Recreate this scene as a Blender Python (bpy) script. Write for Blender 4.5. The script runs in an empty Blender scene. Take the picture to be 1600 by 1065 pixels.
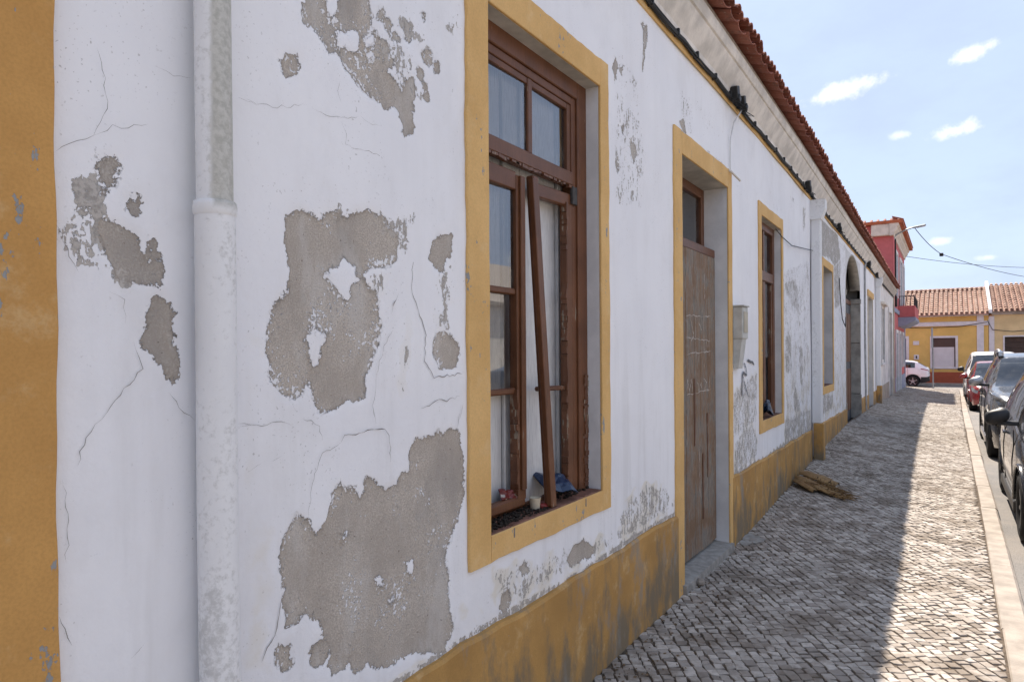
import bpy, bmesh, math, random
import numpy as np
from mathutils import Matrix, Vector
random.seed(11); rng=np.random.default_rng(5)
S=bpy.context.scene; COL=S.collection
# ------------------------------------------------------------------ camera
cd=bpy.data.cameras.new('camera'); cam=bpy.data.objects.new('camera',cd); COL.objects.link(cam); S.camera=cam
cd.sensor_width=36; cd.lens=36*1067/1600; cd.clip_start=.05; cd.clip_end=6000; cd.shift_y=18.0/1600
YAW=math.radians(32.509); ROLL=math.radians(.38)
cam.matrix_world=Matrix.Translation((0,0,1.6))@Matrix.Rotation(YAW,4,'Z')@Matrix.Rotation(math.pi/2,4,'X')@Matrix.Rotation(-ROLL,4,'Z')
cd.dof.use_dof=False
for _k,_v in (('max_bounces',6),('diffuse_bounces',3),('glossy_bounces',3),('transmission_bounces',3),('transparent_max_bounces',8),('caustics_reflective',False),('caustics_refractive',False)): setattr(S.cycles,_k,_v)
# ------------------------------------------------------------------ light, sky, exposure
LD=Vector((.24,-.78,-1.0)).normalized()
sun=bpy.data.lights.new('sun','SUN'); sun.energy=2.15; sun.angle=math.radians(.53); sun.color=(1,.895,.775)
so=bpy.data.objects.new('sun',sun); COL.objects.link(so); so.rotation_euler=LD.to_track_quat('-Z','Y').to_euler(); so.location=(-3,8,12)
TS=-LD; ELEV=math.asin(TS.z); AZ=math.atan2(TS.x,TS.y)
S.view_settings.view_transform='Standard'; S.view_settings.look='None'; S.view_settings.exposure=2.14; S.view_settings.gamma=1
W=bpy.data.worlds.new('World'); S.world=W; W.use_nodes=True; wt=W.node_tree; wt.nodes.clear()
def nd(nt,t,props=None,**ins):
    n=nt.nodes.new(t)
    for k,v in (props or {}).items(): setattr(n,k,v)
    for k,v in ins.items():
        key=int(k[1:]) if k[0]=='i' and k[1:].isdigit() else k.replace('_',' ')
        s=n.inputs[key]
        if isinstance(v,bpy.types.NodeSocket): nt.links.new(v,s)
        else: s.default_value=v
    return n
def ma(nt,op,a,b=0.0,c=None,clamp=False):
    n=nd(nt,'ShaderNodeMath',{'operation':op,'use_clamp':clamp},i0=a,i1=b)
    if c is not None:
        if isinstance(c,bpy.types.NodeSocket): nt.links.new(c,n.inputs[2])
        else: n.inputs[2].default_value=c
    return n.outputs[0]
def vm(nt,op,a,b=None):
    n=nd(nt,'ShaderNodeVectorMath',{'operation':op},i0=a)
    if b is not None:
        if isinstance(b,bpy.types.NodeSocket): nt.links.new(b,n.inputs[1])
        else: n.inputs[1].default_value=b
    return n
def mixc(nt,f,a,b,bt='MIX'):
    n=nt.nodes.new('ShaderNodeMix'); n.data_type='RGBA'; n.blend_type=bt
    for s,v in ((n.inputs[0],f),(n.inputs[6],a),(n.inputs[7],b)):
        if isinstance(v,bpy.types.NodeSocket): nt.links.new(v,s)
        else: s.default_value=v if not isinstance(v,tuple) or len(v)==4 else (*v,1)
    return n.outputs[2]
def sstep(nt,x,lo,hi):
    n=nd(nt,'ShaderNodeMapRange',{'interpolation_type':'SMOOTHSTEP'},i0=x,i1=lo,i2=hi); return n.outputs[0]
def noise(nt,vec,scale,detail=4.0,rough=.55,dist=0.0):
    return nd(nt,'ShaderNodeTexNoise',Vector=vec,Scale=scale,Detail=detail,Roughness=rough,Distortion=dist).outputs[0]
def mapv(nt,vec,sc=(1,1,1),loc=(0,0,0)):
    return nd(nt,'ShaderNodeMapping',Vector=vec,Scale=sc,Location=loc).outputs[0]
tc=nd(wt,'ShaderNodeTexCoord'); dirv=vm(wt,'NORMALIZE',tc.outputs['Generated']).outputs[0]
sky=nd(wt,'ShaderNodeTexSky',{'sky_type':'NISHITA','sun_disc':False,'sun_elevation':ELEV,'sun_rotation':AZ,'altitude':30,'air_density':1.0,'dust_density':.6,'ozone_density':1.0})
skyc=sky.outputs[0]
# fair-weather cumulus puffs and thin haze streaks, each at its own bearing in the sky
cn=noise(wt,dirv,26.0,7.0,.62); cl=noise(wt,mapv(wt,dirv,(5,5,11)),1.0,5.0,.6)
cmask=None
def puff(x,y,z,su,sv,tilt=0.0,dens=1.0):
    global cmask
    c=Vector((x,y,z)).normalized(); r=c.cross(Vector((0,0,1))).normalized(); u=r.cross(c)
    r2=(r*math.cos(tilt)+u*math.sin(tilt)); u2=(u*math.cos(tilt)-r*math.sin(tilt))
    a=ma(wt,'DIVIDE',vm(wt,'DOT_PRODUCT',dirv,tuple(r2)).outputs['Value'],su); b=ma(wt,'DIVIDE',vm(wt,'DOT_PRODUCT',dirv,tuple(u2)).outputs['Value'],sv)
    f=sstep(wt,vm(wt,'DOT_PRODUCT',dirv,tuple(c)).outputs['Value'],.6,.8)
    d=ma(wt,'SQRT',ma(wt,'ADD',ma(wt,'MULTIPLY',a,a),ma(wt,'MULTIPLY',b,b)))
    v=ma(wt,'ADD',ma(wt,'SUBTRACT',1.0,d),ma(wt,'MULTIPLY',ma(wt,'SUBTRACT',cn,.5),3.2))
    v=ma(wt,'MULTIPLY',ma(wt,'MULTIPLY',sstep(wt,v,-.10,.95),f),dens)
    cmask=v if cmask is None else ma(wt,'MAXIMUM',cmask,v)
for p in [(-.106,.940,.322,.042,.014,.12,1),(.028,.941,.338,.028,.010,.35,1),(.005,.966,.259,.027,.011,.2,.95),(-.048,.964,.263,.016,.006,0,.55),(-.006,.991,.133,.012,.005,0,.6),(.042,.993,.110,.012,.004,0,.5),
          (.53,.74,.43,.12,.05,.1,.9),(.56,.83,.13,.07,.022,.05,.9),(.42,.88,.24,.05,.02,.1,.7),(.75,.60,.25,.10,.03,0,.9),(.9,.2,.35,.12,.04,.1,.9),(.8,-.4,.3,.11,.035,0,.9)]: puff(*p)
haze=ma(wt,'ADD',.915,ma(wt,'MULTIPLY',sstep(wt,cl,.40,.75),.07))
zc=nd(wt,'ShaderNodeSeparateXYZ',Vector=dirv).outputs[2]
c1=mixc(wt,haze,skyc,(1.90,2.27,3.06,1)); c2=mixc(wt,cmask,c1,(3.9,3.95,4.0,1))
bg=nd(wt,'ShaderNodeBackground',Color=c2,Strength=.075)
nd(wt,'ShaderNodeOutputWorld',Surface=bg.outputs[0])
# ------------------------------------------------------------------ helpers
WO={}
def tag(o,label=None,cat=None,group=None,kind=None):
    for k,v in (('label',label),('category',cat),('group',group),('kind',kind)):
        if v: o[k]=v
    return o
def empty(name,loc,label,cat,group=None):
    o=bpy.data.objects.new(name,None); COL.objects.link(o); o.location=loc; o.empty_display_size=.2; WO[o.name]=Vector(loc)
    return tag(o,label,cat,group)
BY=[-50,5.6,8.42,9.99,11.5,15.12,22.8,32.4,40,60]; BX=[0,0,-.022,-.045,-.067,-.119,-.209,-.298,-.36,-.45]
def bend(y): return float(np.interp(y,BY,BX))
class MB:
    def __init__(s): s.v=[]; s.f=[]; s.sm=[]
    def add(s,vs,fs,smooth=False):
        o=len(s.v); s.v+= [tuple(p) for p in vs]; s.f+=[tuple(i+o for i in f) for f in fs]; s.sm+=[smooth]*len(fs); return s
    def box(s,x0,x1,y0,y1,z0,z1,c=0.0,rot=None,piv=None):
        c=min(c,.45*min(abs(x1-x0),abs(y1-y0),abs(z1-z0)))
        bm=bmesh.new(); bmesh.ops.create_cube(bm,size=1)
        for v in bm.verts: v.co=Vector(((x0+x1)/2+v.co.x*(x1-x0),(y0+y1)/2+v.co.y*(y1-y0),(z0+z1)/2+v.co.z*(z1-z0)))
        if c>0: bmesh.ops.bevel(bm,geom=list(bm.edges),offset=c,segments=1,affect='EDGES',profile=.5)
        if rot is not None:
            p=Vector(piv if piv else ((x0+x1)/2,(y0+y1)/2,(z0+z1)/2))
            for v in bm.verts: v.co=rot@(v.co-p)+p
        bm.verts.index_update(); s.add([v.co[:] for v in bm.verts],[[v.index for v in f.verts] for f in bm.faces]); bm.free(); return s
    def tube(s,pts,r,n=8,cap=True,smooth=True):
        pts=[Vector(p) for p in pts]; vs=[];fs=[]; up=None
        for i,p in enumerate(pts):
            t=(pts[min(i+1,len(pts)-1)]-pts[max(i-1,0)]).normalized()
            if up is None: up=Vector((0,0,1)) if abs(t.z)<.9 else Vector((1,0,0))
            a=t.cross(up).normalized(); b=a.cross(t).normalized(); up=b
            rr=r[i] if isinstance(r,(list,tuple)) else r
            for k in range(n):
                q=2*math.pi*k/n; vs.append(p+a*math.cos(q)*rr+b*math.sin(q)*rr)
        for i in range(len(pts)-1):
            for k in range(n): fs.append((i*n+k,i*n+(k+1)%n,(i+1)*n+(k+1)%n,(i+1)*n+k))
        s.add(vs,fs,smooth)
        if cap:
            s.add(vs[:n],[tuple(range(n))[::-1]]); s.add(vs[-n:],[tuple(range(n))])
        return s
    def prism(s,prof,axis,a0,a1,close=True,steps=1,smooth=False):
        # profile in the plane across the axis, swept from a0 to a1 ('y': prof=(x,z), 'x': prof=(y,z), 'z': prof=(x,y))
        n=len(prof); vs=[]; fs=[]
        for j in range(steps+1):
            a=a0+(a1-a0)*j/steps
            for (p,q) in prof: vs.append((p,a,q) if axis=='y' else (a,p,q) if axis=='x' else (p,q,a))
        m=n if close else n-1
        for j in range(steps):
            for i in range(m): fs.append((j*n+i,j*n+(i+1)%n,(j+1)*n+(i+1)%n,(j+1)*n+i))
        if close: fs.append(tuple(range(n))[::-1]); fs.append(tuple(range(steps*n,steps*n+n)))
        s.add(vs,fs,smooth); return s
    def lathe(s,prof,c,axis='z',n=24,smooth=True):
        vs=[];fs=[];m=len(prof)
        for k in range(n):
            q=2*math.pi*k/n; cs,sn=math.cos(q),math.sin(q)
            for (r,h) in prof:
                vs.append((c[0]+r*cs,c[1]+r*sn,c[2]+h) if axis=='z' else (c[0]+h,c[1]+r*cs,c[2]+r*sn))
        for k in range(n):
            for i in range(m-1): fs.append((k*m+i,((k+1)%n)*m+i,((k+1)%n)*m+i+1,k*m+i+1))
        s.add(vs,fs,smooth); return s
    def bent(s):
        s.v=[(x+bend(y),y,z) for x,y,z in s.v]; return s
    def build(s,name,m,parent=None,recalc=True,attrs=None):
        me=bpy.data.meshes.new(name); a=np.array(s.v,dtype=float)
        org=np.array([(a[:,0].min()+a[:,0].max())/2,(a[:,1].min()+a[:,1].max())/2,a[:,2].min()])
        me.from_pydata((a-org).tolist(),[],s.f)
        me.polygons.foreach_set('use_smooth',s.sm)
        if recalc:
            bm=bmesh.new(); bm.from_mesh(me); bmesh.ops.recalc_face_normals(bm,faces=bm.faces); bm.to_mesh(me); bm.free()
        for k,vals in (attrs or {}).items():
            at=me.attributes.new(k,'FLOAT','POINT'); at.data.foreach_set('value',vals)
        me.materials.append(m); return link(name,me,org,parent)
def link(name,me,org,parent=None):
    o=bpy.data.objects.new(name,me); COL.objects.link(o); org=Vector(org)
    if parent is not None: o.parent=parent; o.location=org-WO[parent.name]
    else: o.location=org
    WO[o.name]=org; return o
def ribbon(pts,w,x,jit=.35,sub=5,seed=0):
    # ragged flat strip on a wall plane: pts in (y,z), w metres
    r=random.Random(seed); P=[]
    for i in range(len(pts)-1):
        (a,b),(c,d)=pts[i],pts[i+1]; L=math.hypot(c-a,d-b); n=max(1,min(14,int(L/.014)))
        for k in range(n):
            t=k/n; o=(r.random()-.5)*min(.012,L*.12)
            P.append((a+(c-a)*t-(d-b)/max(L,1e-6)*o,b+(d-b)*t+(c-a)/max(L,1e-6)*o))
    P.append(pts[-1]); vs=[];fs=[];n=len(P)
    for i,(a,b) in enumerate(P):
        p0=P[max(i-1,0)];p1=P[min(i+1,n-1)]; dy,dz=p1[0]-p0[0],p1[1]-p0[1]; L=math.hypot(dy,dz) or 1
        e=min(1,min(i,n-1-i)/2.0+.15); ww=w*e*(1+(r.random()-.5)*2*jit)/2
        vs+=[(x,a-dz/L*ww,b+dy/L*ww),(x,a+dz/L*ww,b-dy/L*ww)]
    for i in range(n-1): fs.append((2*i,2*i+1,2*i+3,2*i+2))
    m=MB(); m.add(vs,fs); return m
# ------------------------------------------------------------------ materials
def newmat(name,rough=.8,spec=.35):
    m=bpy.data.materials.new(name); m.use_nodes=True; nt=m.node_tree; b=nt.nodes['Principled BSDF']
    b.inputs['Roughness'].default_value=rough; b.inputs['Specular IOR Level'].default_value=spec
    return m,nt,b
def lk(nt,a,b): nt.links.new(a,b)
def bump(nt,b,h,strength=.4,dist=.01,normal=None):
    n=nd(nt,'ShaderNodeBump',Strength=strength,Distance=dist,Height=h)
    if normal is not None: lk(nt,normal,n.inputs['Normal'])
    lk(nt,n.outputs[0],b.inputs['Normal']); return n.outputs[0]
def wpos(nt): return nd(nt,'ShaderNodeNewGeometry').outputs['Position']
def opos(nt): return nd(nt,'ShaderNodeTexCoord').outputs['Object']
def simple(name,col,rough=.7,spec=.35,var=.25,scale=8.0,bmp=.15,bs=60.0,metal=0.0,obj=False):
    m,nt,b=newmat(name,rough,spec); p=opos(nt) if obj else wpos(nt)
    n=noise(nt,p,scale,6.0,.6); c=mixc(nt,sstep(nt,n,.3,.7),tuple(v*(1-var) for v in col),tuple(min(1,v*(1+var*.6)) for v in col))
    lk(nt,c,b.inputs['Base Color']); b.inputs['Metallic'].default_value=metal
    if bmp: bump(nt,b,noise(nt,p,bs,4.0,.6),bmp,.004)
    return m
def paint(name,col,rough=.28,coat=.6,metal=0.0):
    m,nt,b=newmat(name,rough,.5); p=opos(nt)
    n=noise(nt,p,3.0,5.0,.6); c=mixc(nt,sstep(nt,n,.35,.75),col,tuple(v*.85+.02 for v in col))
    lk(nt,c,b.inputs['Base Color']); b.inputs['Coat Weight'].default_value=coat; b.inputs['Coat Roughness'].default_value=.06; b.inputs['Metallic'].default_value=metal
    r=nd(nt,'ShaderNodeMapRange',i0=noise(nt,p,14.0,5.0,.65),i1=.3,i2=.7,i3=rough*.8,i4=rough*1.6).outputs[0]; lk(nt,r,b.inputs['Roughness']); return m
def glass(name,tint=(1,1,1),ior=1.75,dirt=.06):
    m=bpy.data.materials.new(name); m.use_nodes=True; nt=m.node_tree; nt.nodes.clear()
    p=opos(nt)
    g=nd(nt,'ShaderNodeBsdfGlossy',Roughness=.0,Color=(.95,.97,1,1)); t=nd(nt,'ShaderNodeBsdfTransparent',Color=(*tint,1)); d=nd(nt,'ShaderNodeBsdfDiffuse',Color=(.55,.54,.5,1))
    bp=nd(nt,'ShaderNodeBump',Strength=.02,Distance=.01,Height=noise(nt,p,3.0,2.0)); lk(nt,bp.outputs[0],g.inputs['Normal'])
    fr=nd(nt,'ShaderNodeFresnel',IOR=ior)
    mx=nd(nt,'ShaderNodeMixShader',i0=fr.outputs[0],i1=t.outputs[0],i2=g.outputs[0])
    dm=ma(nt,'MULTIPLY',sstep(nt,noise(nt,p,9.0,7.0,.7),.4,.8),dirt*2.2)
    mx2=nd(nt,'ShaderNodeMixShader',i0=dm,i1=mx.outputs[0],i2=d.outputs[0])
    nd(nt,'ShaderNodeOutputMaterial',Surface=mx2.outputs[0]); return m
def wall_mat():
    m,nt,b=newmat('peeling_whitewash',.85,.25); p=wpos(nt)
    bare=nd(nt,'ShaderNodeAttribute',{'attribute_name':'bare'}).outputs['Fac']; fl=nd(nt,'ShaderNodeAttribute',{'attribute_name':'flake'}).outputs['Fac']
    n1=noise(nt,p,20.0,7.0,.70); n2=noise(nt,p,80.0,3.0,.6); n3=noise(nt,p,210.0,2.0,.6)
    nv=noise(nt,mapv(nt,p,(1,1,.30)),46.0,4.0,.66); nl=noise(nt,p,1.3,3.0,.6); nm=noise(nt,p,5.0,5.0,.62)
    e=ma(nt,'ADD',bare,ma(nt,'ADD',ma(nt,'MULTIPLY',ma(nt,'SUBTRACT',n1,.5),.072),ma(nt,'MULTIPLY',ma(nt,'SUBTRACT',n2,.5),.010)))
    m1=sstep(nt,e,-.0012,.0012)
    # flecks of paint that still cling to the bare render
    inner=ma(nt,'MULTIPLY',sstep(nt,bare,.0,.05),.05)
    cling=sstep(nt,ma(nt,'SUBTRACT',ma(nt,'ADD',ma(nt,'MULTIPLY',n2,.5),ma(nt,'MULTIPLY',nm,.5)),inner),.553,.572)
    m1=ma(nt,'MULTIPLY',m1,ma(nt,'SUBTRACT',1.0,ma(nt,'MULTIPLY',cling,.9)))
    thr=ma(nt,'SUBTRACT',.755,ma(nt,'MULTIPLY',fl,.325))
    fk=ma(nt,'SUBTRACT',ma(nt,'ADD',ma(nt,'MULTIPLY',nv,.48),ma(nt,'ADD',ma(nt,'MULTIPLY',n2,.32),ma(nt,'MULTIPLY',nm,.2))),thr)
    m2=sstep(nt,fk,-.004,.006)
    mask=ma(nt,'MAXIMUM',m1,m2)
    pc=mixc(nt,sstep(nt,nl,.3,.7),(.84,.835,.85),(.895,.89,.90))
    # rain streak grime, denser low on the wall
    z=nd(nt,'ShaderNodeSeparateXYZ',Vector=p).outputs[2]
    gs=noise(nt,mapv(nt,p,(1,1,.09)),9.0,4.0,.65); low=sstep(nt,z,2.2,.4)
    g=ma(nt,'MULTIPLY',sstep(nt,gs,.46,.74),ma(nt,'ADD',.06,ma(nt,'MULTIPLY',low,.20)))
    pc=mixc(nt,g,pc,(.46,.44,.41))
    mott=sstep(nt,noise(nt,mapv(nt,p,(1,1,.6)),3.2,6.0,.68),.47,.68)
    pc=mixc(nt,ma(nt,'MULTIPLY',mott,.20),pc,(.66,.64,.63))
    spk=ma(nt,'MULTIPLY',sstep(nt,noise(nt,p,120.0,2.0,.5),.66,.72),sstep(nt,nm,.42,.66)); pc=mixc(nt,ma(nt,'MULTIPLY',spk,.55),pc,(.33,.31,.29))
    cream=ma(nt,'MULTIPLY',ma(nt,'MULTIPLY',sstep(nt,fl,.2,.42),low),sstep(nt,nm,.42,.6)); pc=mixc(nt,ma(nt,'MULTIPLY',cream,.55),pc,(.72,.64,.47))
    bc=mixc(nt,sstep(nt,nm,.3,.7),(.43,.38,.325),(.63,.57,.495)); bc=mixc(nt,sstep(nt,n3,.36,.66),(.41,.36,.31),bc)
    bc=mixc(nt,ma(nt,'MULTIPLY',sstep(nt,n3,.60,.68),.35),bc,(.62,.58,.53))
    wash=sstep(nt,noise(nt,mapv(nt,p,(1,1,.35),(2,7,3)),6.5,6.0,.68),.50,.66); bc=mixc(nt,ma(nt,'MULTIPLY',wash,.42),bc,(.62,.60,.57))
    stain=sstep(nt,noise(nt,mapv(nt,p,(1,1,.45),(9,1,5)),4.2,5.0,.65),.50,.68); bc=mixc(nt,ma(nt,'MULTIPLY',stain,.5),bc,(.31,.285,.26))
    bc=mixc(nt,ma(nt,'MULTIPLY',sstep(nt,n2,.665,.70),.7),bc,(.13,.105,.085))
    rim=ma(nt,'MULTIPLY',sstep(nt,e,.012,.0),.35); bc=mixc(nt,rim,bc,(.22,.185,.15))
    gf=mixc(nt,sstep(nt,n2,.4,.6),(.35,.325,.295),(.50,.465,.425)); bc=mixc(nt,ma(nt,'MULTIPLY',ma(nt,'SUBTRACT',1.0,m1),m2),bc,gf)
    lk(nt,mixc(nt,mask,pc,bc),b.inputs['Base Color'])
    h=ma(nt,'ADD',ma(nt,'MULTIPLY',ma(nt,'SUBTRACT',1.0,mask),1.5),ma(nt,'ADD',ma(nt,'MULTIPLY',n3,ma(nt,'ADD',.05,ma(nt,'MULTIPLY',mask,.22))),ma(nt,'ADD',ma(nt,'MULTIPLY',nm,.55),ma(nt,'MULTIPLY',n1,.12))))
    bump(nt,b,h,.85,.009); return m
def ochre_mat(name,c0,c1,chip=.70,dirt=0.0,zlo=0,zhi=1):
    m,nt,b=newmat(name,.8,.25); p=wpos(nt)
    nm=noise(nt,p,3.2,6.0,.62); n2=noise(nt,p,46.0,5.0,.6); nv=noise(nt,mapv(nt,p,(1,1,.34)),14.0,7.0,.68); nf=noise(nt,p,150.0,3.0,.6)
    c=mixc(nt,sstep(nt,nm,.3,.7),c0,c1); c=mixc(nt,ma(nt,'MULTIPLY',sstep(nt,nf,.35,.7),.22),c,tuple(v*.6 for v in c0))
    pale=ma(nt,'MULTIPLY',sstep(nt,noise(nt,p,7.0,7.0,.7),.54,.7),.35); c=mixc(nt,pale,c,(.74,.56,.32))
    k=sstep(nt,ma(nt,'ADD',ma(nt,'MULTIPLY',nv,.7),ma(nt,'MULTIPLY',n2,.3)),chip-.006,chip+.006); c=mixc(nt,k,c,mixc(nt,n2,(.22,.225,.225),(.36,.36,.35)))
    if dirt:
        z=nd(nt,'ShaderNodeSeparateXYZ',Vector=p).outputs[2]; low=sstep(nt,z,zhi,zlo); st=noise(nt,mapv(nt,p,(1,1,.38)),5.5,7.0,.70)
        d=ma(nt,'MULTIPLY',sstep(nt,ma(nt,'ADD',st,ma(nt,'MULTIPLY',low,.13)),.50,.70),dirt); c=mixc(nt,d,c,(.20,.165,.115))
        d2=ma(nt,'MULTIPLY',sstep(nt,noise(nt,mapv(nt,p,(1,1,.45),(3,1,0)),3.4,8.0,.70),.55,.66),dirt*.8); c=mixc(nt,d2,c,(.27,.255,.225))
    lk(nt,c,b.inputs['Base Color']); h=ma(nt,'ADD',ma(nt,'MULTIPLY',nf,.18),ma(nt,'ADD',ma(nt,'MULTIPLY',nm,.5),ma(nt,'MULTIPLY',ma(nt,'SUBTRACT',1.0,k),.3))); bump(nt,b,h,.6,.005); return m
def wood_mat(name,c0,c1,bare=(.30,.22,.15),chip=.62,ax='z',rough=.5):
    m,nt,b=newmat(name,rough,.4); p=wpos(nt); sc={'z':(1,1,.07),'y':(1,.07,1)}[ax]
    n=noise(nt,mapv(nt,p,sc),70.0,6.0,.6); nm=noise(nt,p,6.0,6.0,.6); nf=noise(nt,mapv(nt,p,sc),190.0,4.0,.6)
    c=mixc(nt,sstep(nt,nm,.3,.7),c0,c1); c=mixc(nt,ma(nt,'MULTIPLY',sstep(nt,nf,.45,.7),.35),c,tuple(v*.4 for v in c0))
    k=sstep(nt,ma(nt,'ADD',ma(nt,'MULTIPLY',n,.6),ma(nt,'MULTIPLY',nm,.4)),chip,chip+.02); c=mixc(nt,k,c,mixc(nt,sstep(nt,nf,.4,.6),tuple(v*.55 for v in bare),bare))
    lk(nt,c,b.inputs['Base Color']); lk(nt,ma(nt,'ADD',rough-.05,ma(nt,'MULTIPLY',k,.35)),b.inputs['Roughness'])
    bump(nt,b,ma(nt,'ADD',ma(nt,'MULTIPLY',nf,.5),ma(nt,'MULTIPLY',ma(nt,'SUBTRACT',1.0,k),.5)),.6,.003); return m
def stone_mat():
    m,nt,b=newmat('limestone_setts',.9,.15); p=wpos(nt)
    t=nd(nt,'ShaderNodeAttribute',{'attribute_name':'tone'}).outputs['Fac']
    n=noise(nt,p,28.0,6.0,.65); nf=noise(nt,p,140.0,3.0,.6); big=noise(nt,p,2.3,6.0,.66); big2=noise(nt,mapv(nt,p,(1,1,1),(5,2,0)),6.0,6.0,.66)
    c=mixc(nt,t,(.23,.198,.170),(.55,.50,.445)); c=mixc(nt,ma(nt,'MULTIPLY',sstep(nt,n,.42,.7),.55),c,(.27,.225,.18))
    d=sstep(nt,ma(nt,'ADD',ma(nt,'MULTIPLY',big,.6),ma(nt,'MULTIPLY',big2,.4)),.46,.60); c=mixc(nt,ma(nt,'MULTIPLY',d,.68),c,(.165,.13,.098))
    c=mixc(nt,ma(nt,'MULTIPLY',sstep(nt,nf,.6,.7),.35),c,(.17,.14,.115))
    lk(nt,c,b.inputs['Base Color']); bump(nt,b,ma(nt,'ADD',n,ma(nt,'MULTIPLY',nf,.4)),.4,.004); return m
M={}
M['wall']=wall_mat()
M['ochre']=ochre_mat('ochre_trim_paint',(.655,.40,.15),(.765,.49,.20),.612)
M['ochre_dark']=ochre_mat('ochre_pilaster_paint',(.53,.28,.085),(.63,.345,.11),.605)
M['plinth']=ochre_mat('ochre_plinth_paint',(.42,.235,.075),(.57,.325,.105),.655,.9,.0,.5)
M['brown']=wood_mat('brown_painted_timber',(.116,.044,.018),(.168,.066,.028),bare=(.42,.33,.25),chip=.635)
M['brown_y']=wood_mat('brown_painted_timber_rail',(.118,.044,.018),(.170,.066,.028),chip=.66,ax='y')
M['rot']=wood_mat('rotten_brown_timber',(.115,.046,.022),(.165,.068,.032),bare=(.34,.27,.20),chip=.56)
M['plank']=wood_mat('weathered_door_plank',(.195,.118,.068),(.29,.19,.12),bare=(.29,.255,.215),chip=.50,rough=.75)
M['shutter']=wood_mat('white_painted_shutter',(.66,.66,.66),(.74,.74,.73),bare=(.45,.43,.40),chip=.68)
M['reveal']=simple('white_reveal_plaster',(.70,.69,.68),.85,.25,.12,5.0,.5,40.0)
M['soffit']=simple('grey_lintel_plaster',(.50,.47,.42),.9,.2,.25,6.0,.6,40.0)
M['cornice']=simple('cream_cornice_plaster',(.74,.69,.625),.9,.2,.22,5.0,.6,45.0)
M['terra']=simple('terracotta_tile',(.36,.20,.145),.8,.25,.4,5.0,.5,60.0)
M['terra_obj']=simple('terracotta_tile_varied',(.36,.20,.145),.8,.25,.4,9.0,.5,60.0,obj=True)
M['mortar']=simple('roof_mortar',(.42,.37,.32),.9,.2,.3,20.0,.6,60.0)
M['sillbrick']=simple('brown_sill_brick',(.20,.095,.065),.75,.3,.35,14.0,.5,80.0)
M['dark']=simple('dark_crack',(.26,.235,.215),.95,.1,.3,40.0,0)
M['black']=simple('black_cable_rubber',(.018,.018,.018),.55,.4,.3,20.0,.2)
M['iron']=simple('dark_iron',(.05,.045,.042),.6,.4,.4,30.0,.3)
M['pipe']=None
M['glass']=glass('window_glass',(1,1,1),2.5)
M['stone']=stone_mat()
M['scratch']=simple('white_scratch',(.50,.45,.40),.9,.2,.2,30.0,0)
M['spray']=simple('grey_spray_paint',(.16,.16,.17),.8,.2,.2,30.0,0)
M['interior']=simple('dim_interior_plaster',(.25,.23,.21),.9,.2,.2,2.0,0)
def pipe_mat():
    m,nt,b=newmat('lichened_white_pipe',.8,.3); p=wpos(nt)
    n=noise(nt,p,60.0,6.0,.7); nm=noise(nt,mapv(nt,p,(1,1,.4)),7.0,6.0,.65); z=nd(nt,'ShaderNodeSeparateXYZ',Vector=p).outputs[2]
    y=nd(nt,'ShaderNodeSeparateXYZ',Vector=p).outputs[1]; up=ma(nt,'MULTIPLY',sstep(nt,z,1.93,1.95),sstep(nt,y,1.3,1.2))
    face=ma(nt,'MULTIPLY',up,sstep(nt,ma(nt,'ADD',y,ma(nt,'MULTIPLY',n,.012)),.944,.954))
    c=mixc(nt,sstep(nt,nm,.3,.7),(.77,.765,.765),(.84,.835,.83))
    g=ma(nt,'MULTIPLY',sstep(nt,ma(nt,'ADD',ma(nt,'MULTIPLY',n,.5),ma(nt,'MULTIPLY',nm,.5)),.50,.64),.55); c=mixc(nt,g,c,(.42,.41,.385))
    c2=mixc(nt,sstep(nt,n,.35,.65),(.42,.41,.36),(.58,.565,.515)); c=mixc(nt,ma(nt,'MULTIPLY',face,.95),c,c2)
    lk(nt,c,b.inputs['Base Color']); bump(nt,b,ma(nt,'ADD',n,nm),.18,.003); return m
M['pipe']=pipe_mat()
def asphalt_mat():
    m,nt,b=newmat('worn_asphalt',.85,.3); p=wpos(nt)
    n=noise(nt,p,150.0,3.0,.6); nm=noise(nt,p,1.1,7.0,.65); c=mixc(nt,sstep(nt,n,.35,.65),(.10,.097,.094),(.24,.228,.215)); c=mixc(nt,ma(nt,'MULTIPLY',sstep(nt,nm,.4,.65),.55),c,(.27,.24,.21))
    lk(nt,c,b.inputs['Base Color']); bump(nt,b,n,.6,.006); return m
M['asphalt']=asphalt_mat()
M['kerb']=simple('limestone_kerb',(.34,.295,.25),.8,.3,.25,6.0,.5,90.0)
M['dirt']=simple('sandy_joint_dirt',(.115,.09,.068),.95,.15,.4,30.0,.6,120.0)
M['paleslab']=simple('pale_concrete_slab',(.55,.52,.48),.85,.25,.15,3.0,.3,60.0)
M['earth']=simple('dry_earth',(.24,.20,.14),.95,.15,.3,.6,.3,8.0)
M['cement']=simple('cement_screed',(.34,.32,.29),.9,.2,.25,16.0,.5,90.0)
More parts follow.
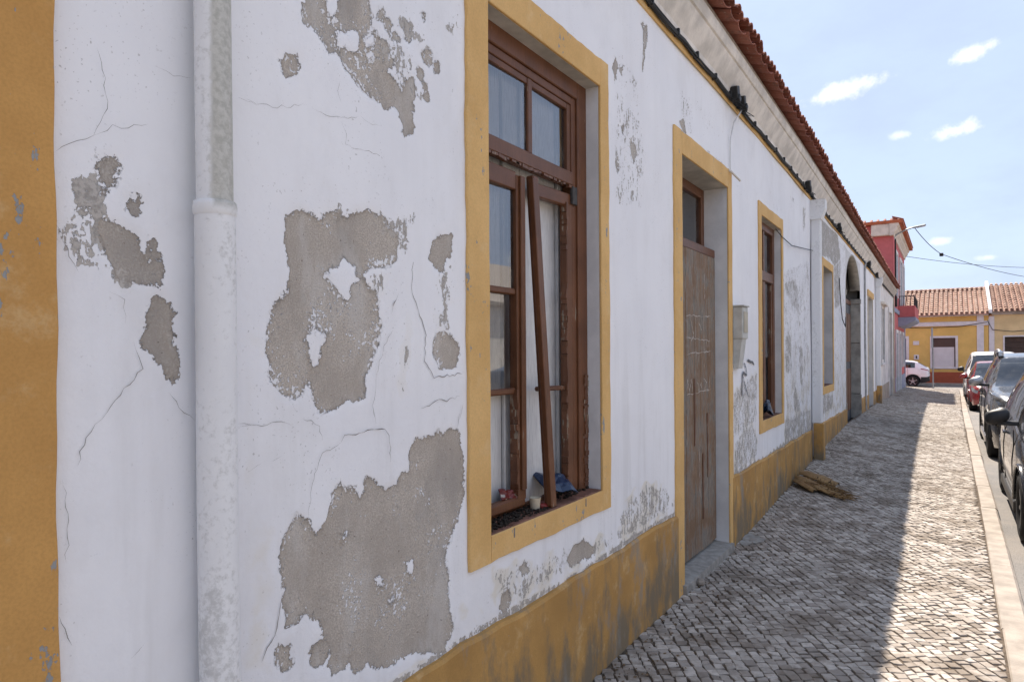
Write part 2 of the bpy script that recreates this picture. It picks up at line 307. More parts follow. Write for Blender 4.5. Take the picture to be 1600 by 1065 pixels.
BARE=[
[(1.292,2.615),(1.289,2.518),(1.320,2.515),(1.339,2.508),(1.355,2.489),(1.375,2.466),(1.408,2.481),(1.433,2.449),(1.459,2.432),(1.499,2.407),(1.531,2.391),(1.569,2.396),(1.607,2.377),(1.637,2.396),(1.668,2.378),(1.688,2.348),(1.693,2.321),(1.725,2.323),(1.736,2.347),(1.731,2.382),(1.737,2.412),(1.743,2.486),(1.744,2.511),(1.716,2.506),(1.700,2.465),(1.684,2.432),(1.663,2.439),(1.663,2.460),(1.638,2.473),(1.613,2.492),(1.599,2.514),(1.589,2.534),(1.562,2.508),(1.541,2.507),(1.527,2.515),(1.514,2.537),(1.505,2.566),(1.544,2.588),(1.547,2.629),(1.534,2.670),(1.502,2.709)],
[(1.563,2.602),(1.576,2.607),(1.582,2.569),(1.594,2.546),(1.570,2.504),(1.551,2.514),(1.534,2.524),(1.542,2.544),(1.559,2.557)],
[(1.599,2.575),(1.617,2.582),(1.624,2.554),(1.646,2.531),(1.638,2.510),(1.614,2.512),(1.599,2.541)],
[(1.205,2.380),(1.226,2.398),(1.262,2.410),(1.262,2.392),(1.240,2.355),(1.222,2.345),(1.215,2.367)],
[(1.581,2.663),(1.600,2.678),(1.590,2.643),(1.573,2.643)],
[(1.615,2.653),(1.635,2.651),(1.625,2.626),(1.612,2.631)],
[(1.645,2.624),(1.675,2.622),(1.665,2.607),(1.648,2.611)],
[(1.718,2.685),(1.740,2.672),(1.723,2.626),(1.707,2.627)],
[(1.789,2.611),(1.835,2.639),(1.841,2.600),(1.817,2.584)],
[(1.764,2.551),(1.791,2.556),(1.786,2.529),(1.766,2.526)],
[(1.856,2.605),(1.876,2.609),(1.876,2.582),(1.858,2.580)],
[(1.799,2.512),(1.820,2.515),(1.811,2.497),(1.797,2.498)],
[(1.805,2.484),(1.820,2.489),(1.816,2.462),(1.801,2.461)],
[(1.794,2.744),(1.813,2.749),(1.804,2.728)],
[(1.230,1.971),(1.277,1.990),(1.308,1.978),(1.339,1.968),(1.355,1.958),(1.359,1.993),(1.400,2.004),(1.412,1.986),(1.447,1.994),(1.469,2.011),(1.500,2.029),(1.546,2.030),(1.584,2.023),(1.609,2.007),(1.611,1.986),(1.643,1.977),(1.653,1.937),(1.638,1.890),(1.583,1.871),(1.535,1.869),(1.507,1.847),(1.494,1.819),(1.526,1.809),(1.553,1.787),(1.563,1.758),(1.567,1.724),(1.579,1.684),(1.569,1.630),(1.547,1.600),(1.528,1.557),(1.505,1.525),(1.509,1.472),(1.486,1.464),(1.433,1.470),(1.425,1.480),(1.416,1.455),(1.383,1.442),(1.346,1.442),(1.323,1.455),(1.319,1.495),(1.296,1.532),(1.289,1.527),(1.270,1.504),(1.247,1.478),(1.208,1.498),(1.180,1.536),(1.174,1.576),(1.164,1.588),(1.164,1.616),(1.168,1.661),(1.182,1.719),(1.217,1.750),(1.246,1.757),(1.235,1.780),(1.246,1.822),(1.232,1.849),(1.226,1.924)],
[(1.828,1.959),(1.864,2.008),(1.931,2.014),(1.937,1.980),(1.918,1.932),(1.887,1.894),(1.851,1.891),(1.822,1.921)],
[(1.837,1.640),(1.861,1.670),(1.921,1.664),(1.953,1.633),(1.978,1.610),(1.965,1.555),(1.920,1.545),(1.877,1.550),(1.854,1.588),(1.836,1.603)],
[(1.726,1.278),(1.758,1.312),(1.825,1.301),(1.868,1.322),(1.889,1.302),(1.933,1.325),(1.986,1.306),(1.997,1.207),(1.999,1.086),(1.959,0.992),(1.906,0.913),(1.891,0.863),(1.913,0.812),(1.919,0.711),(1.933,0.616),(1.888,0.555),(1.764,0.606),(1.687,0.617),(1.591,0.618),(1.513,0.660),(1.465,0.652),(1.450,0.684),(1.445,0.724),(1.430,0.685),(1.380,0.689),(1.361,0.719),(1.371,0.759),(1.343,0.805),(1.338,0.850),(1.302,0.869),(1.289,0.909),(1.271,0.908),(1.249,0.880),(1.215,0.874),(1.227,0.908),(1.203,0.943),(1.211,0.988),(1.208,1.036),(1.195,1.067),(1.217,1.116),(1.251,1.157),(1.282,1.140),(1.299,1.097),(1.336,1.096),(1.369,1.125),(1.389,1.180),(1.385,1.203),(1.409,1.213),(1.424,1.200),(1.465,1.189),(1.491,1.157),(1.513,1.180),(1.519,1.218),(1.563,1.195),(1.597,1.166),(1.656,1.176),(1.693,1.207),(1.725,1.202)],
[(1.185,0.827),(1.223,0.817),(1.226,0.771),(1.201,0.760),(1.193,0.784),(1.183,0.804)],
[(1.292,0.774),(1.324,0.794),(1.366,0.775),(1.352,0.744),(1.342,0.719),(1.305,0.733)],
[(0.750,2.006),(0.776,2.024),(0.783,2.010),(0.773,1.967),(0.756,1.948),(0.745,1.968)],
[(0.745,1.880),(0.785,1.872),(0.820,1.856),(0.826,1.816),(0.837,1.804),(0.870,1.801),(0.870,1.772),(0.826,1.758),(0.788,1.765),(0.762,1.809),(0.746,1.847)],
[(0.854,1.720),(0.872,1.737),(0.899,1.701),(0.895,1.657),(0.906,1.613),(0.901,1.533),(0.892,1.548),(0.886,1.577),(0.868,1.584),(0.858,1.609),(0.832,1.627),(0.839,1.656),(0.851,1.677)],
[(0.806,1.934),(0.820,1.949),(0.831,1.933),(0.821,1.911),(0.809,1.917)],
[(0.852,1.852),(0.864,1.860),(0.865,1.843),(0.855,1.843)],
[(0.862,1.831),(0.872,1.829),(0.869,1.819),(0.861,1.821)],
[(2.809,0.634),(2.865,0.680),(2.982,0.683),(3.083,0.618),(3.061,0.587),(2.921,0.605),(2.845,0.590)],
[(2.389,0.713),(2.433,0.717),(2.462,0.678),(2.418,0.679)],
[(2.263,0.630),(2.304,0.644),(2.324,0.597),(2.290,0.571),(2.250,0.584)],
[(3.354,3.105),(3.395,3.174),(3.421,3.134),(3.393,3.069)],
[(3.448,3.132),(3.499,3.172),(3.475,3.114)],
[(3.795,3.491),(3.850,3.526),(3.842,3.450),(3.774,3.245),(3.792,3.371)],
[(3.471,2.822),(3.505,2.848),(3.492,2.795)],
[(3.613,2.787),(3.673,2.767),(3.697,2.726),(3.656,2.676),(3.613,2.740)],
[(3.386,2.619),(3.427,2.650),(3.439,2.598),(3.412,2.570)],
[(4.441,3.122),(4.525,3.173),(4.566,3.074),(4.502,3.084)],
[(3.623,2.495),(3.653,2.507),(3.623,2.466)],
[(3.754,3.505),(3.795,3.516),(3.779,3.491)]]
HOLES=[
[(1.400,2.519),(1.409,2.538),(1.460,2.555),(1.487,2.566),(1.491,2.541),(1.486,2.507),(1.451,2.500),(1.425,2.494),(1.408,2.494)],
[(1.365,2.647),(1.368,2.575),(1.392,2.563),(1.409,2.592),(1.418,2.672)],
[(1.349,1.828),(1.378,1.843),(1.415,1.857),(1.424,1.880),(1.445,1.869),(1.476,1.856),(1.489,1.825),(1.462,1.804),(1.444,1.757),(1.427,1.756),(1.406,1.783),(1.382,1.797),(1.369,1.818)],
[(1.309,1.707),(1.324,1.683),(1.344,1.656),(1.368,1.660),(1.352,1.629),(1.335,1.586),(1.316,1.562),(1.300,1.586),(1.293,1.628),(1.301,1.664)],
[(1.703,0.913),(1.735,0.913),(1.728,0.872),(1.709,0.882)],
[(1.543,0.904),(1.571,0.904),(1.594,0.869),(1.571,0.872)],
[(1.617,0.818),(1.647,0.825),(1.634,0.804)],
[(1.408,1.072),(1.438,1.073),(1.433,1.048),(1.413,1.049)]]
FLAKE=[
(0.80,[(1.640,2.709),(1.713,2.718),(1.836,2.702),(1.859,2.613),(1.778,2.621),(1.691,2.631),(1.630,2.656)]),
(0.85,[(1.908,2.723),(1.947,2.831),(2.005,2.903),(2.011,2.778),(1.971,2.736)]),
(0.50,[(1.901,2.606),(1.925,2.614),(1.982,2.540),(1.943,2.497),(1.918,2.543)]),
(0.80,[(1.507,1.840),(1.545,1.870),(1.643,1.887),(1.632,1.824),(1.582,1.766),(1.558,1.784),(1.535,1.809)]),
(0.35,[(1.229,1.861),(1.254,1.828),(1.246,1.757),(1.221,1.761)]),
(0.85,[(1.845,1.894),(1.937,1.918),(1.948,1.803),(1.960,1.680),(1.860,1.655),(1.837,1.707),(1.844,1.782)]),
(0.30,[(1.937,1.980),(2.002,1.988),(2.004,1.634),(1.959,1.633)]),
(0.35,[(1.096,1.654),(1.161,1.661),(1.164,1.593),(1.120,1.539),(1.101,1.572)]),
(0.45,[(1.289,0.958),(1.344,0.921),(1.343,0.841),(1.297,0.871)]),
(0.92,[(0.681,1.928),(0.715,1.988),(0.747,2.015),(0.776,2.025),(0.783,2.010),(0.773,1.967),(0.753,1.942),(0.737,1.912),(0.746,1.887),(0.785,1.873),(0.820,1.857),(0.826,1.816),(0.837,1.807),(0.870,1.803),(0.870,1.771),(0.826,1.756),(0.785,1.760),(0.752,1.794),(0.727,1.831),(0.708,1.868),(0.687,1.897)]),
(0.86,[(0.682,1.954),(0.715,2.001),(0.747,2.018),(0.734,1.938),(0.727,1.884),(0.752,1.794),(0.785,1.760),(0.739,1.762),(0.708,1.770),(0.693,1.788),(0.675,1.824),(0.663,1.855),(0.675,1.876),(0.684,1.897)]),
(0.75,[(3.353,0.689),(3.452,0.787),(3.635,0.826),(3.833,0.835),(4.180,0.756),(4.210,0.575),(3.918,0.578),(3.631,0.587),(3.376,0.634)]),
(0.42,[(2.187,0.768),(2.524,0.740),(3.063,0.705),(3.168,0.606),(2.755,0.590),(2.461,0.570),(2.236,0.581),(2.173,0.658)]),
(0.30,[(1.985,0.715),(2.136,0.641),(2.210,0.582),(2.040,0.583),(1.961,0.617)]),
(0.80,[(5.713,0.592),(5.779,0.847),(6.094,0.950),(6.438,0.959),(6.600,0.838),(6.612,0.603),(6.083,0.554)]),
(0.60,[(5.787,1.188),(5.904,1.277),(5.981,1.215),(5.877,1.134)]),
(0.50,[(5.716,1.268),(6.636,1.434),(6.603,0.923),(5.719,0.854)]),
(0.85,[(7.887,0.756),(8.223,0.775),(8.670,0.788),(8.584,0.581),(7.946,0.574)]),
(0.85,[(8.050,1.655),(8.396,1.656),(8.355,1.315),(8.105,1.323)]),
(0.85,[(8.453,1.205),(9.007,0.956),(8.834,0.830),(8.517,0.882)]),
(0.85,[(8.867,1.659),(9.209,1.660),(9.185,1.088),(8.932,1.212)]),
(0.80,[(7.907,2.375),(8.647,2.471),(8.923,2.334),(8.911,2.043),(8.453,2.084),(8.053,2.211)]),
(0.80,[(7.961,1.768),(8.359,1.805),(8.424,1.316),(7.977,1.330)]),
(0.80,[(8.457,1.253),(8.689,1.181),(9.000,0.841),(8.675,0.820)]),
(0.80,[(9.225,3.422),(9.478,3.468),(9.466,3.193),(9.248,2.993)]),
(0.80,[(8.708,1.686),(9.236,1.674),(9.089,1.558),(8.761,1.591)]),
(0.80,[(7.930,0.867),(9.811,0.849),(9.842,0.493),(7.920,0.577)]),
(0.80,[(8.333,3.384),(8.685,3.452),(8.644,3.334),(8.413,3.307)]),
(0.42,[(7.837,2.484),(9.782,2.819),(9.752,0.538),(7.920,0.577)]),
(0.25,[(6.088,2.954),(9.700,3.543),(9.669,2.806),(7.912,2.521),(7.852,2.946),(6.593,3.001)]),
(0.95,[(10.542,3.395),(10.956,3.538),(12.923,3.585),(13.294,3.218),(12.520,2.997),(11.839,3.053),(10.929,2.988),(10.530,3.130)]),
(0.85,[(10.780,1.010),(12.230,0.892),(12.045,0.647),(10.816,0.623)]),
(0.40,[(10.545,3.471),(14.399,3.595),(14.205,0.436),(10.539,0.496)]),
(0.85,[(12.341,2.979),(13.294,3.218),(13.246,2.374),(12.480,2.244)]),
(0.40,[(4.384,3.348),(4.729,3.418),(4.768,3.069),(4.419,3.062)]),
(0.35,[(3.310,2.827),(3.833,2.952),(3.827,2.588),(3.357,2.514)]),
(0.45,[(4.911,3.106),(5.502,3.126),(5.441,3.015),(4.959,3.029)]),
(0.30,[(5.749,3.016),(7.004,3.240),(9.477,3.485),(9.470,3.326),(6.314,2.805)]),
(0.25,[(8.058,3.365),(9.649,3.570),(9.640,3.354),(8.296,3.178)]),
(0.20,[(1.068,1.589),(1.140,1.589),(1.135,1.028),(1.064,1.048)]),
(0.22,[(1.080,1.268),(1.196,1.147),(1.173,0.750),(1.067,0.792)]),
(0.25,[(0.914,1.753),(0.954,1.756),(0.960,1.470),(0.920,1.473)]),
(0.70,[(1.490,2.626),(1.722,2.638),(1.854,2.489),(1.751,2.350),(1.599,2.470)]),
(0.60,[(3.335,3.258),(3.736,3.226),(3.822,2.426),(3.362,2.348)]),
(0.33,[(4.410,3.416),(5.481,3.421),(5.873,3.154),(4.970,3.230)]),
(0.50,[(1.312,1.998),(1.383,2.047),(1.749,2.072),(1.710,1.456),(1.648,1.419),(1.715,1.877)])]
CRACKS=[
(2.5,[(1.734,2.090),(1.728,2.061),(1.733,1.976),(1.726,1.860),(1.720,1.817),(1.731,1.782),(1.774,1.712),(1.791,1.661),(1.787,1.573),(1.807,1.551),(1.835,1.517),(1.895,1.519),(1.997,1.523)]),
(1.2,[(1.687,2.207),(1.751,2.167),(1.740,2.111),(1.728,2.005)]),
(1.2,[(1.751,2.167),(1.785,2.189),(1.842,2.201)]),
(1.0,[(1.094,2.245),(1.126,2.241),(1.221,2.261),(1.287,2.287)]),
(1.0,[(1.310,2.285),(1.357,2.281),(1.415,2.286),(1.485,2.311)]),
(1.0,[(1.415,2.278),(1.436,2.246),(1.431,2.213),(1.493,2.212),(1.548,2.219),(1.646,2.215),(1.687,2.207)]),
(1.0,[(1.412,2.397),(1.403,2.363),(1.415,2.335)]),
(1.0,[(1.494,2.317),(1.530,2.304),(1.587,2.312)]),
(3.0,[(1.660,1.795),(1.647,1.773),(1.631,1.748),(1.629,1.731)]),
(1.5,[(1.630,1.672),(1.600,1.637),(1.570,1.576),(1.553,1.517),(1.550,1.477),(1.539,1.441),(1.552,1.386)]),
(2.5,[(1.766,1.414),(1.823,1.425),(1.864,1.441),(1.907,1.431),(1.983,1.445)]),
(2.0,[(2.002,1.413),(1.982,1.367),(1.969,1.349)]),
(3.0,[(1.405,1.340),(1.421,1.361),(1.467,1.362),(1.531,1.366),(1.593,1.363),(1.610,1.341),(1.615,1.300),(1.615,1.255)]),
(1.2,[(1.405,1.340),(1.338,1.319),(1.310,1.266),(1.293,1.212),(1.286,1.142)]),
(1.5,[(1.067,1.430),(1.119,1.416),(1.198,1.422),(1.232,1.408)]),
(1.5,[(1.266,1.421),(1.297,1.415),(1.325,1.396),(1.338,1.355)]),
(2.5,[(1.195,0.966),(1.186,0.914),(1.173,0.865),(1.149,0.840),(1.129,0.808)]),
(1.5,[(1.987,1.412),(1.963,1.322)]),
(1.0,[(1.542,1.427),(1.553,1.378)]),
(1.2,[(1.165,1.318),(1.197,1.330)]),
(1.0,[(1.095,1.302),(1.133,1.320)]),
(1.2,[(0.656,2.006),(0.697,2.036),(0.731,2.054),(0.754,2.118),(0.748,2.197),(0.736,2.239)]),
(1.0,[(0.731,2.054),(0.754,2.077),(0.843,2.110)]),
(1.0,[(0.858,2.242),(0.903,2.239),(0.950,2.247)]),
(1.4,[(0.652,1.866),(0.666,1.842),(0.681,1.799),(0.698,1.769)]),
(1.0,[(0.758,1.734),(0.788,1.719),(0.791,1.667)]),
(1.5,[(0.807,1.630),(0.821,1.595),(0.828,1.570),(0.789,1.527),(0.749,1.482),(0.708,1.432),(0.693,1.376)]),
(1.2,[(0.886,1.515),(0.912,1.480),(0.951,1.444)]),
(1.0,[(0.669,1.354),(0.677,1.269),(0.671,1.187)]),
(2.0,[(0.658,1.082),(0.667,1.054),(0.681,1.017)]),
(1.2,[(0.799,0.946),(0.827,0.967)]),
(1.2,[(1.062,1.424),(1.118,1.419)]),
(1.0,[(1.070,2.244),(1.126,2.236)]),
(1.2,[(4.395,2.693),(4.639,2.919),(4.392,2.524)])]
STROKES=[
(9.0,[(6.223,1.516),(6.313,1.507),(6.429,1.495),(6.486,1.474)]),
(7.0,[(6.100,1.502),(6.177,1.448),(6.206,1.383)]),
(9.0,[(6.206,1.381),(6.089,1.413),(6.046,1.394),(6.036,1.316),(6.032,1.197)]),
(6.0,[(6.055,1.399),(6.108,1.324),(6.194,1.246),(6.259,1.195)])]
# ------------------------------------------------------------------ levels of street and pavement
def zw(y): return float(np.interp(y,[5.6,8.4,10,14,18,22,27,33,40,46],[0,.10,.165,.24,.17,.13,-.03,-.12,-.25,-.5]))
def zk(y): return float(np.interp(y,[16,22,27,33,41,44.5],[0,-.08,-.15,-.25,-.4,-.5]))
def xk(y): return float(np.interp(y,[-20,4,7,12,16.5,24,33,41,42],[.24,.245,.27,.288,.306,.35,.44,.5,.5]))
def xw(y): return -1.49+bend(y)
def gz(x,y):
    t=min(1,max(0,(xk(y)-x)/(xk(y)-xw(y)))); return zk(y)+(zw(y)-zk(y))*t**1.3
def rz(y): return zk(y)-.105 if y<41 else float(np.interp(y,[41,44,49],[-.505,-.50,-.50]))
KW=.145
# terrain, road, cross street
g=MB(); 
g.add([(-2500,-2500,-1.3),(2500,-2500,-1.3),(2500,2500,-1.3),(-2500,2500,-1.3)],[(0,1,2,3)]); tag(g.build('ground',M['earth']),kind='structure')
r=MB(); ys=[-25+i*1.0 for i in range(67)]
vs=[];fs=[]
for y in ys:
    for x in (xk(y)+KW-.05,2.5,4.6,6.8): vs.append((x,y,rz(y)+(.03 if x==4.6 else 0)))
for i in range(len(ys)-1):
    for j in range(3): fs.append((i*4+j,i*4+j+1,i*4+j+5,i*4+j+4))
r.add(vs,fs,True); tag(r.build('road',M['asphalt']),kind='structure')
r=MB(); vs=[];fs=[]; ys=[41.0,42.2,44,46,48.1]
for y in ys: vs+= [(-60,y,rz(y)-.004),(60,y,rz(y)-.004)]
for i in range(4): fs.append((2*i,2*i+1,2*i+3,2*i+2))
r.add(vs,fs); tag(r.build('cross_street',M['asphalt']),kind='structure')
r=MB(); r.box(-60,60,48.1,49.3,-1.0,-.42,.01); tag(r.build('far_pavement',M['kerb']),kind='structure')
r=MB(); r.prism([(6.8,-.6),(6.8,.02),(9.6,.04),(9.6,-.6)],'y',-25,40,True,20); tag(r.build('opposite_pavement',M['paleslab']),kind='structure')
# pavement bed and setts
sw=MB(); ys=[-3+i*.5 for i in range(90)]; vs=[];fs=[]; NX=9
for y in ys:
    y=min(y,41.4)
    for j in range(NX): x=xw(y)-.02+(xk(y)+.01-xw(y)+.02)*j/(NX-1); vs.append((x,y,gz(x,y)-.0060))
for i in range(len(ys)-1):
    for j in range(NX-1): fs.append((i*NX+j,i*NX+j+1,(i+1)*NX+j+1,(i+1)*NX+j))
sw.add(vs,fs,True); SW=tag(sw.build('sidewalk',M['dirt']),kind='structure')
ang=math.radians(33); U=(math.cos(ang),math.sin(ang)); V=(math.sin(ang),-math.cos(ang))
cosY,sinY=math.cos(YAW),math.sin(YAW)
def inview(x,y,z):
    d=-x*sinY+y*cosY; a=x*cosY+y*sinY
    if d<.3: return None
    px=800+1067*a/d; py=550-1067*(z-1.6)/d
    return d if (0<=px<1590 and py<1058) else None
stones=[]
pu=.057
u_next=-3.9
for k in range(-66,475):
    pu=.049+rng.random()*.017; u0=u_next; u_next+=pu; t=-46+rng.random()*.06
    ph=rng.random()*6
    while t<3.2:
        L=.042+rng.random()*.026; 
        cx,cy=U[0]*(u0+pu/2)+V[0]*(t+L/2),U[1]*(u0+pu/2)+V[1]*(t+L/2)
        if -2.2<cy<41.2 and xw(cy)+.012<cx<xk(cy)-.008:
            gp=.0026+.0024*rng.random(); q=[]
            for (a,b) in ((0,0),(1,0),(1,1),(0,1)):
                uu=u0+(gp if a==0 else pu-gp)+(rng.random()-.5)*.016+.016*math.sin(t*1.7+k*.05)+.006*math.sin(t*5.3+k*.4); tt=t+(gp if b==0 else L-gp)+(rng.random()-.5)*.019
                X,Y=U[0]*uu+V[0]*tt,U[1]*uu+V[1]*tt; q.append((min(max(X,xw(Y)+.004),xk(Y)-.006),Y))
            stones.append((cx,cy,q))
        t+=L
def stone_geo(q,cx,cy):
    h=(rng.random()-.5)*.005; tx,ty=(rng.random()-.5)*.07,(rng.random()-.5)*.07; vs=[]
    mx=sum(p[0] for p in q)/4; my=sum(p[1] for p in q)/4
    for lev in (0,1,2):
        for (X,Y) in q:
            s=(1,1,.88)[lev]; x=mx+(X-mx)*s; y=my+(Y-my)*s
            z=gz(x,y)+h+(x-mx)*tx+(y-my)*ty+(-.03,-.0013,.0008)[lev]; vs.append((x,y,z))
    fs=[(8,9,10,11)]+[(a+i,a+(i+1)%4,a+4+(i+1)%4,a+4+i) for a in (0,4) for i in range(4)]
    return vs,fs
scored=[]
for i,(cx,cy,q) in enumerate(stones):
    d=inview(cx,cy,gz(cx,cy)); scored.append((d if d else 1e9,i))
near=set(i for d,i in sorted(scored)[:300])
SV=[];SF=[];ST=[]
for i,(cx,cy,q) in enumerate(stones):
    vs,fs=stone_geo(q,cx,cy); tone=min(1,max(0,rng.normal(.62,.30)))
    if i in near:
        b=MB(); b.add(vs,fs); b.build('paving_stone',M['stone'],SW,False,{'tone':[tone]*12})
    else:
        o=len(SV); SV+=vs; SF+=[tuple(j+o for j in f) for f in fs]; ST+=[tone]*12
b=MB(); b.add(SV,SF); tag(b.build('paving_stones',M['stone'],SW,False,{'tone':ST}),kind='stuff')
# worn cement patch by the door
b=MB(); vs=[];fs=[]; n=18
for i in range(n):
    a=2*math.pi*i/n; rr=1+.25*math.sin(3*a+1)+.12*math.sin(7*a); x=-1.40+.085*rr*math.cos(a); y=5.92+.16*rr*math.sin(a); vs.append((x,y,gz(x,y)+.006))
vs.append((-1.40,5.92,.012)); fs=[(i,(i+1)%n,n) for i in range(n)]; b.add(vs,fs,True); b.build('cement_patch',M['cement'],SW)
# kerb of long limestone pieces
KB=MB(); vs=[];fs=[]; ys=[-4+i for i in range(46)]
for y in ys:
    y=min(y,41.3); vs+=[(xk(y)+.004,y,zk(y)-.25),(xk(y)+.004,y,zk(y)-.022),(xk(y)+KW-.006,y,zk(y)-.022),(xk(y)+KW-.006,y,zk(y)-.25)]
for i in range(len(ys)-1):
    for j in range(3): fs.append((i*4+j,i*4+j+1,i*4+j+5,i*4+j+4))
KB.add(vs,fs); KB=tag(KB.build('kerb',M['dirt']),kind='structure')
y=-2.6
for L in [1.25]*40:
    L=1.05+random.random()*.55; y1=min(y+L-.008,41.4); b=MB(); n=4; vs=[];fs=[]; dz=(random.random()-.5)*.012; dx=(random.random()-.5)*.008
    prof=lambda yy:[(xk(yy)+.002+dx,zk(yy)-.24),(xk(yy)+.002+dx,zk(yy)-.008+dz),(xk(yy)+.010+dx,zk(yy)+dz),(xk(yy)+KW-.018+dx,zk(yy)+dz),(xk(yy)+KW+dx,zk(yy)-.018+dz),(xk(yy)+KW+.006+dx,zk(yy)-.24)]
    for i in range(n+1):
        yy=y+(y1-y)*i/n; yy+=(.0); vs+=[(px,yy,pz) for px,pz in prof(yy)]
    for i in range(n):
        for j in range(5): fs.append((i*6+j,i*6+j+1,i*6+j+7,i*6+j+6))
    fs+=[tuple(range(6)),tuple(range(n*6,n*6+6))]; b.add(vs,fs); b.build('kerb_stone',M['kerb'],KB); y+=L
    if y>41: break
# ------------------------------------------------------------------ the long peeling house
X0=-1.49
H1=empty('old_house',(X0,6,0),'long low whitewashed house with peeling plaster, ochre trim and broken windows','house')
OPEN=[(2.165,3.170,.897,2.950),(4.438,5.575,-.2,2.915),(6.79,7.76,.93,2.90),(11.0,12.12,1.06,2.86),(14.1,17.03,-.2,3.52),(19.02,20.46,-.2,2.93)]
def axis(segs,extra):
    a=[]
    for lo,hi,st in segs: a+=list(np.arange(lo,hi-1e-6,st))
    a.append(segs[-1][1]); a=np.array(sorted(a)); ex=np.array(sorted(set(extra)))
    for e in ex: a=a[np.abs(a-e)>.004]
    return np.sort(np.concatenate([a,ex]))
Ys=axis([(-.8,.5,.05),(.5,4.4,.0125),(4.4,9,.02),(9,23.2,.04)],[v for o in OPEN for v in o[:2]])
Zs=axis([(-.2,3.66,.0125)],[v for o in OPEN for v in o[2:] if v>0])
YY,ZZ=np.meshgrid(Ys,Zs,indexing='ij')
def sdf(poly,yy,zz):
    P=np.array(poly); Q=np.roll(P,-1,axis=0); d=np.full(yy.shape,9.0); ins=np.zeros(yy.shape,bool)
    for (ax,ay),(bx,by) in zip(P,Q):
        ex,ey=bx-ax,by-ay; t=np.clip(((yy-ax)*ex+(zz-ay)*ey)/(ex*ex+ey*ey+1e-12),0,1); d=np.minimum(d,np.hypot(yy-ax-t*ex,zz-ay-t*ey))
        c=((ay>zz)!=(by>zz))&(yy<(bx-ax)*(zz-ay)/((by-ay) if by!=ay else 1e-12)+ax); ins^=c
    return np.where(ins,d,-d)
def region(poly,m=.12):
    P=np.array(poly); i0=np.searchsorted(Ys,P[:,0].min()-m); i1=np.searchsorted(Ys,P[:,0].max()+m); j0=np.searchsorted(Zs,P[:,1].min()-m); j1=np.searchsorted(Zs,P[:,1].max()+m)
    return slice(i0,i1),slice(j0,j1)
bare=np.full(YY.shape,-.12); flake=np.full(YY.shape,.04)
for p in BARE:
    s=region(p); bare[s]=np.maximum(bare[s],np.clip(sdf(p,YY[s],ZZ[s])+(.008 if np.ptp(np.array(p)[:,1])>.25 else .007),-.12,.12))
for p in HOLES:
    s=region(p); bare[s]=np.minimum(bare[s],-np.clip(sdf(p,YY[s],ZZ[s]),-.12,.12))
FLAKE+=[(.93,[(1.6,.52),(2.3,.525),(3.2,.53),(4.28,.535),(4.28,.567),(3.5,.575),(2.9,.556),(2.2,.572),(1.6,.556)]),(.9,[(5.67,.56),(9.8,.54),(9.8,.575),(8,.60),(7,.575),(5.67,.61)]),(.5,[(2.3,.57),(4.28,.57),(4.28,.66),(2.3,.68)])]
for d,p in FLAKE:
    if d<.6: d=d*1.5
    s=region(p,.14); sf,sw=(.02,.032) if d>=.86 else (.035,.085)
    q=np.clip((sdf(p,YY[s],ZZ[s])+.018*np.sin(YY[s]*37+ZZ[s]*11)*np.sin(ZZ[s]*41+2)+sf)/sw,0,1); flake[s]=np.maximum(flake[s],d*q*q*(3-2*q))
ny,nz=YY.shape
idx=np.arange(ny*nz).reshape(ny,nz)
yc=(Ys[:-1]+Ys[1:])/2; zc_=(Zs[:-1]+Zs[1:])/2; keep=np.ones((ny-1,nz-1),bool)
for a,b_,c,d in OPEN: keep&=~(((yc>a)&(yc<b_))[:,None]&((zc_>c)&(zc_<d))[None,:])
F=np.stack([idx[:-1,:-1],idx[1:,:-1],idx[1:,1:],idx[:-1,1:]],-1)[keep]
# gentle unevenness of old lime render
wob=.004*np.sin(YY*1.9+1)*np.sin(ZZ*2.3)+.003*np.sin(YY*4.1+ZZ*3.3)
edge=np.ones_like(YY)
for a,b_,c,d in OPEN:
    dd=np.maximum(np.maximum(a-YY,YY-b_),np.maximum(c-ZZ,ZZ-d)); edge=np.minimum(edge,np.clip((dd-.15)/.25,0,1))
BXY=np.interp(YY,BY,BX)
V3=np.stack([X0+BXY+wob*edge-.004*edge-.0045*np.clip(bare/.025+.4,0,1),YY,ZZ],-1).reshape(-1,3)
used=np.zeros(ny*nz,bool); used[F.ravel()]=True; rem=np.cumsum(used)-1
b=MB(); b.v=V3[used].tolist(); b.f=rem[F].tolist(); b.sm=[True]*len(b.f)
WALL=b.build('wall',M['wall'],H1,False,{'bare':bare.ravel()[used],'flake':flake.ravel()[used]})
for i,(w,p) in enumerate(CRACKS):
    ribbon(p,w*.0007,X0+.0016,.6,5,i).bent().build('crack',M['dark'],WALL,False)
for i,(w,p) in enumerate(STROKES):
    ribbon(p,w*.0024,X0+.002,.25,3,100+i).bent().build('graffiti_stroke',M['spray'],WALL,False)
# arch spandrel: closes the rectangle above the arch
b=MB(); n=24; ya,yb=14.1,17.03; ym=(ya+yb)/2; spr=2.72; top=3.52; pts=[]
for i in range(n+1):
    q=math.pi*i/n; pts.append((ym-(yb-ya)/2*math.cos(q),spr+(top-.01-spr)*math.sin(q)))
vs=[];fs=[]
for (y,z) in pts: vs+=[(X0,y,z),(X0,y,top+.002)]
for i in range(n): fs.append((2*i,2*i+2,2*i+3,2*i+1))
b.add(vs,fs); b.bent().build('arch_spandrel',M['reveal'],H1)
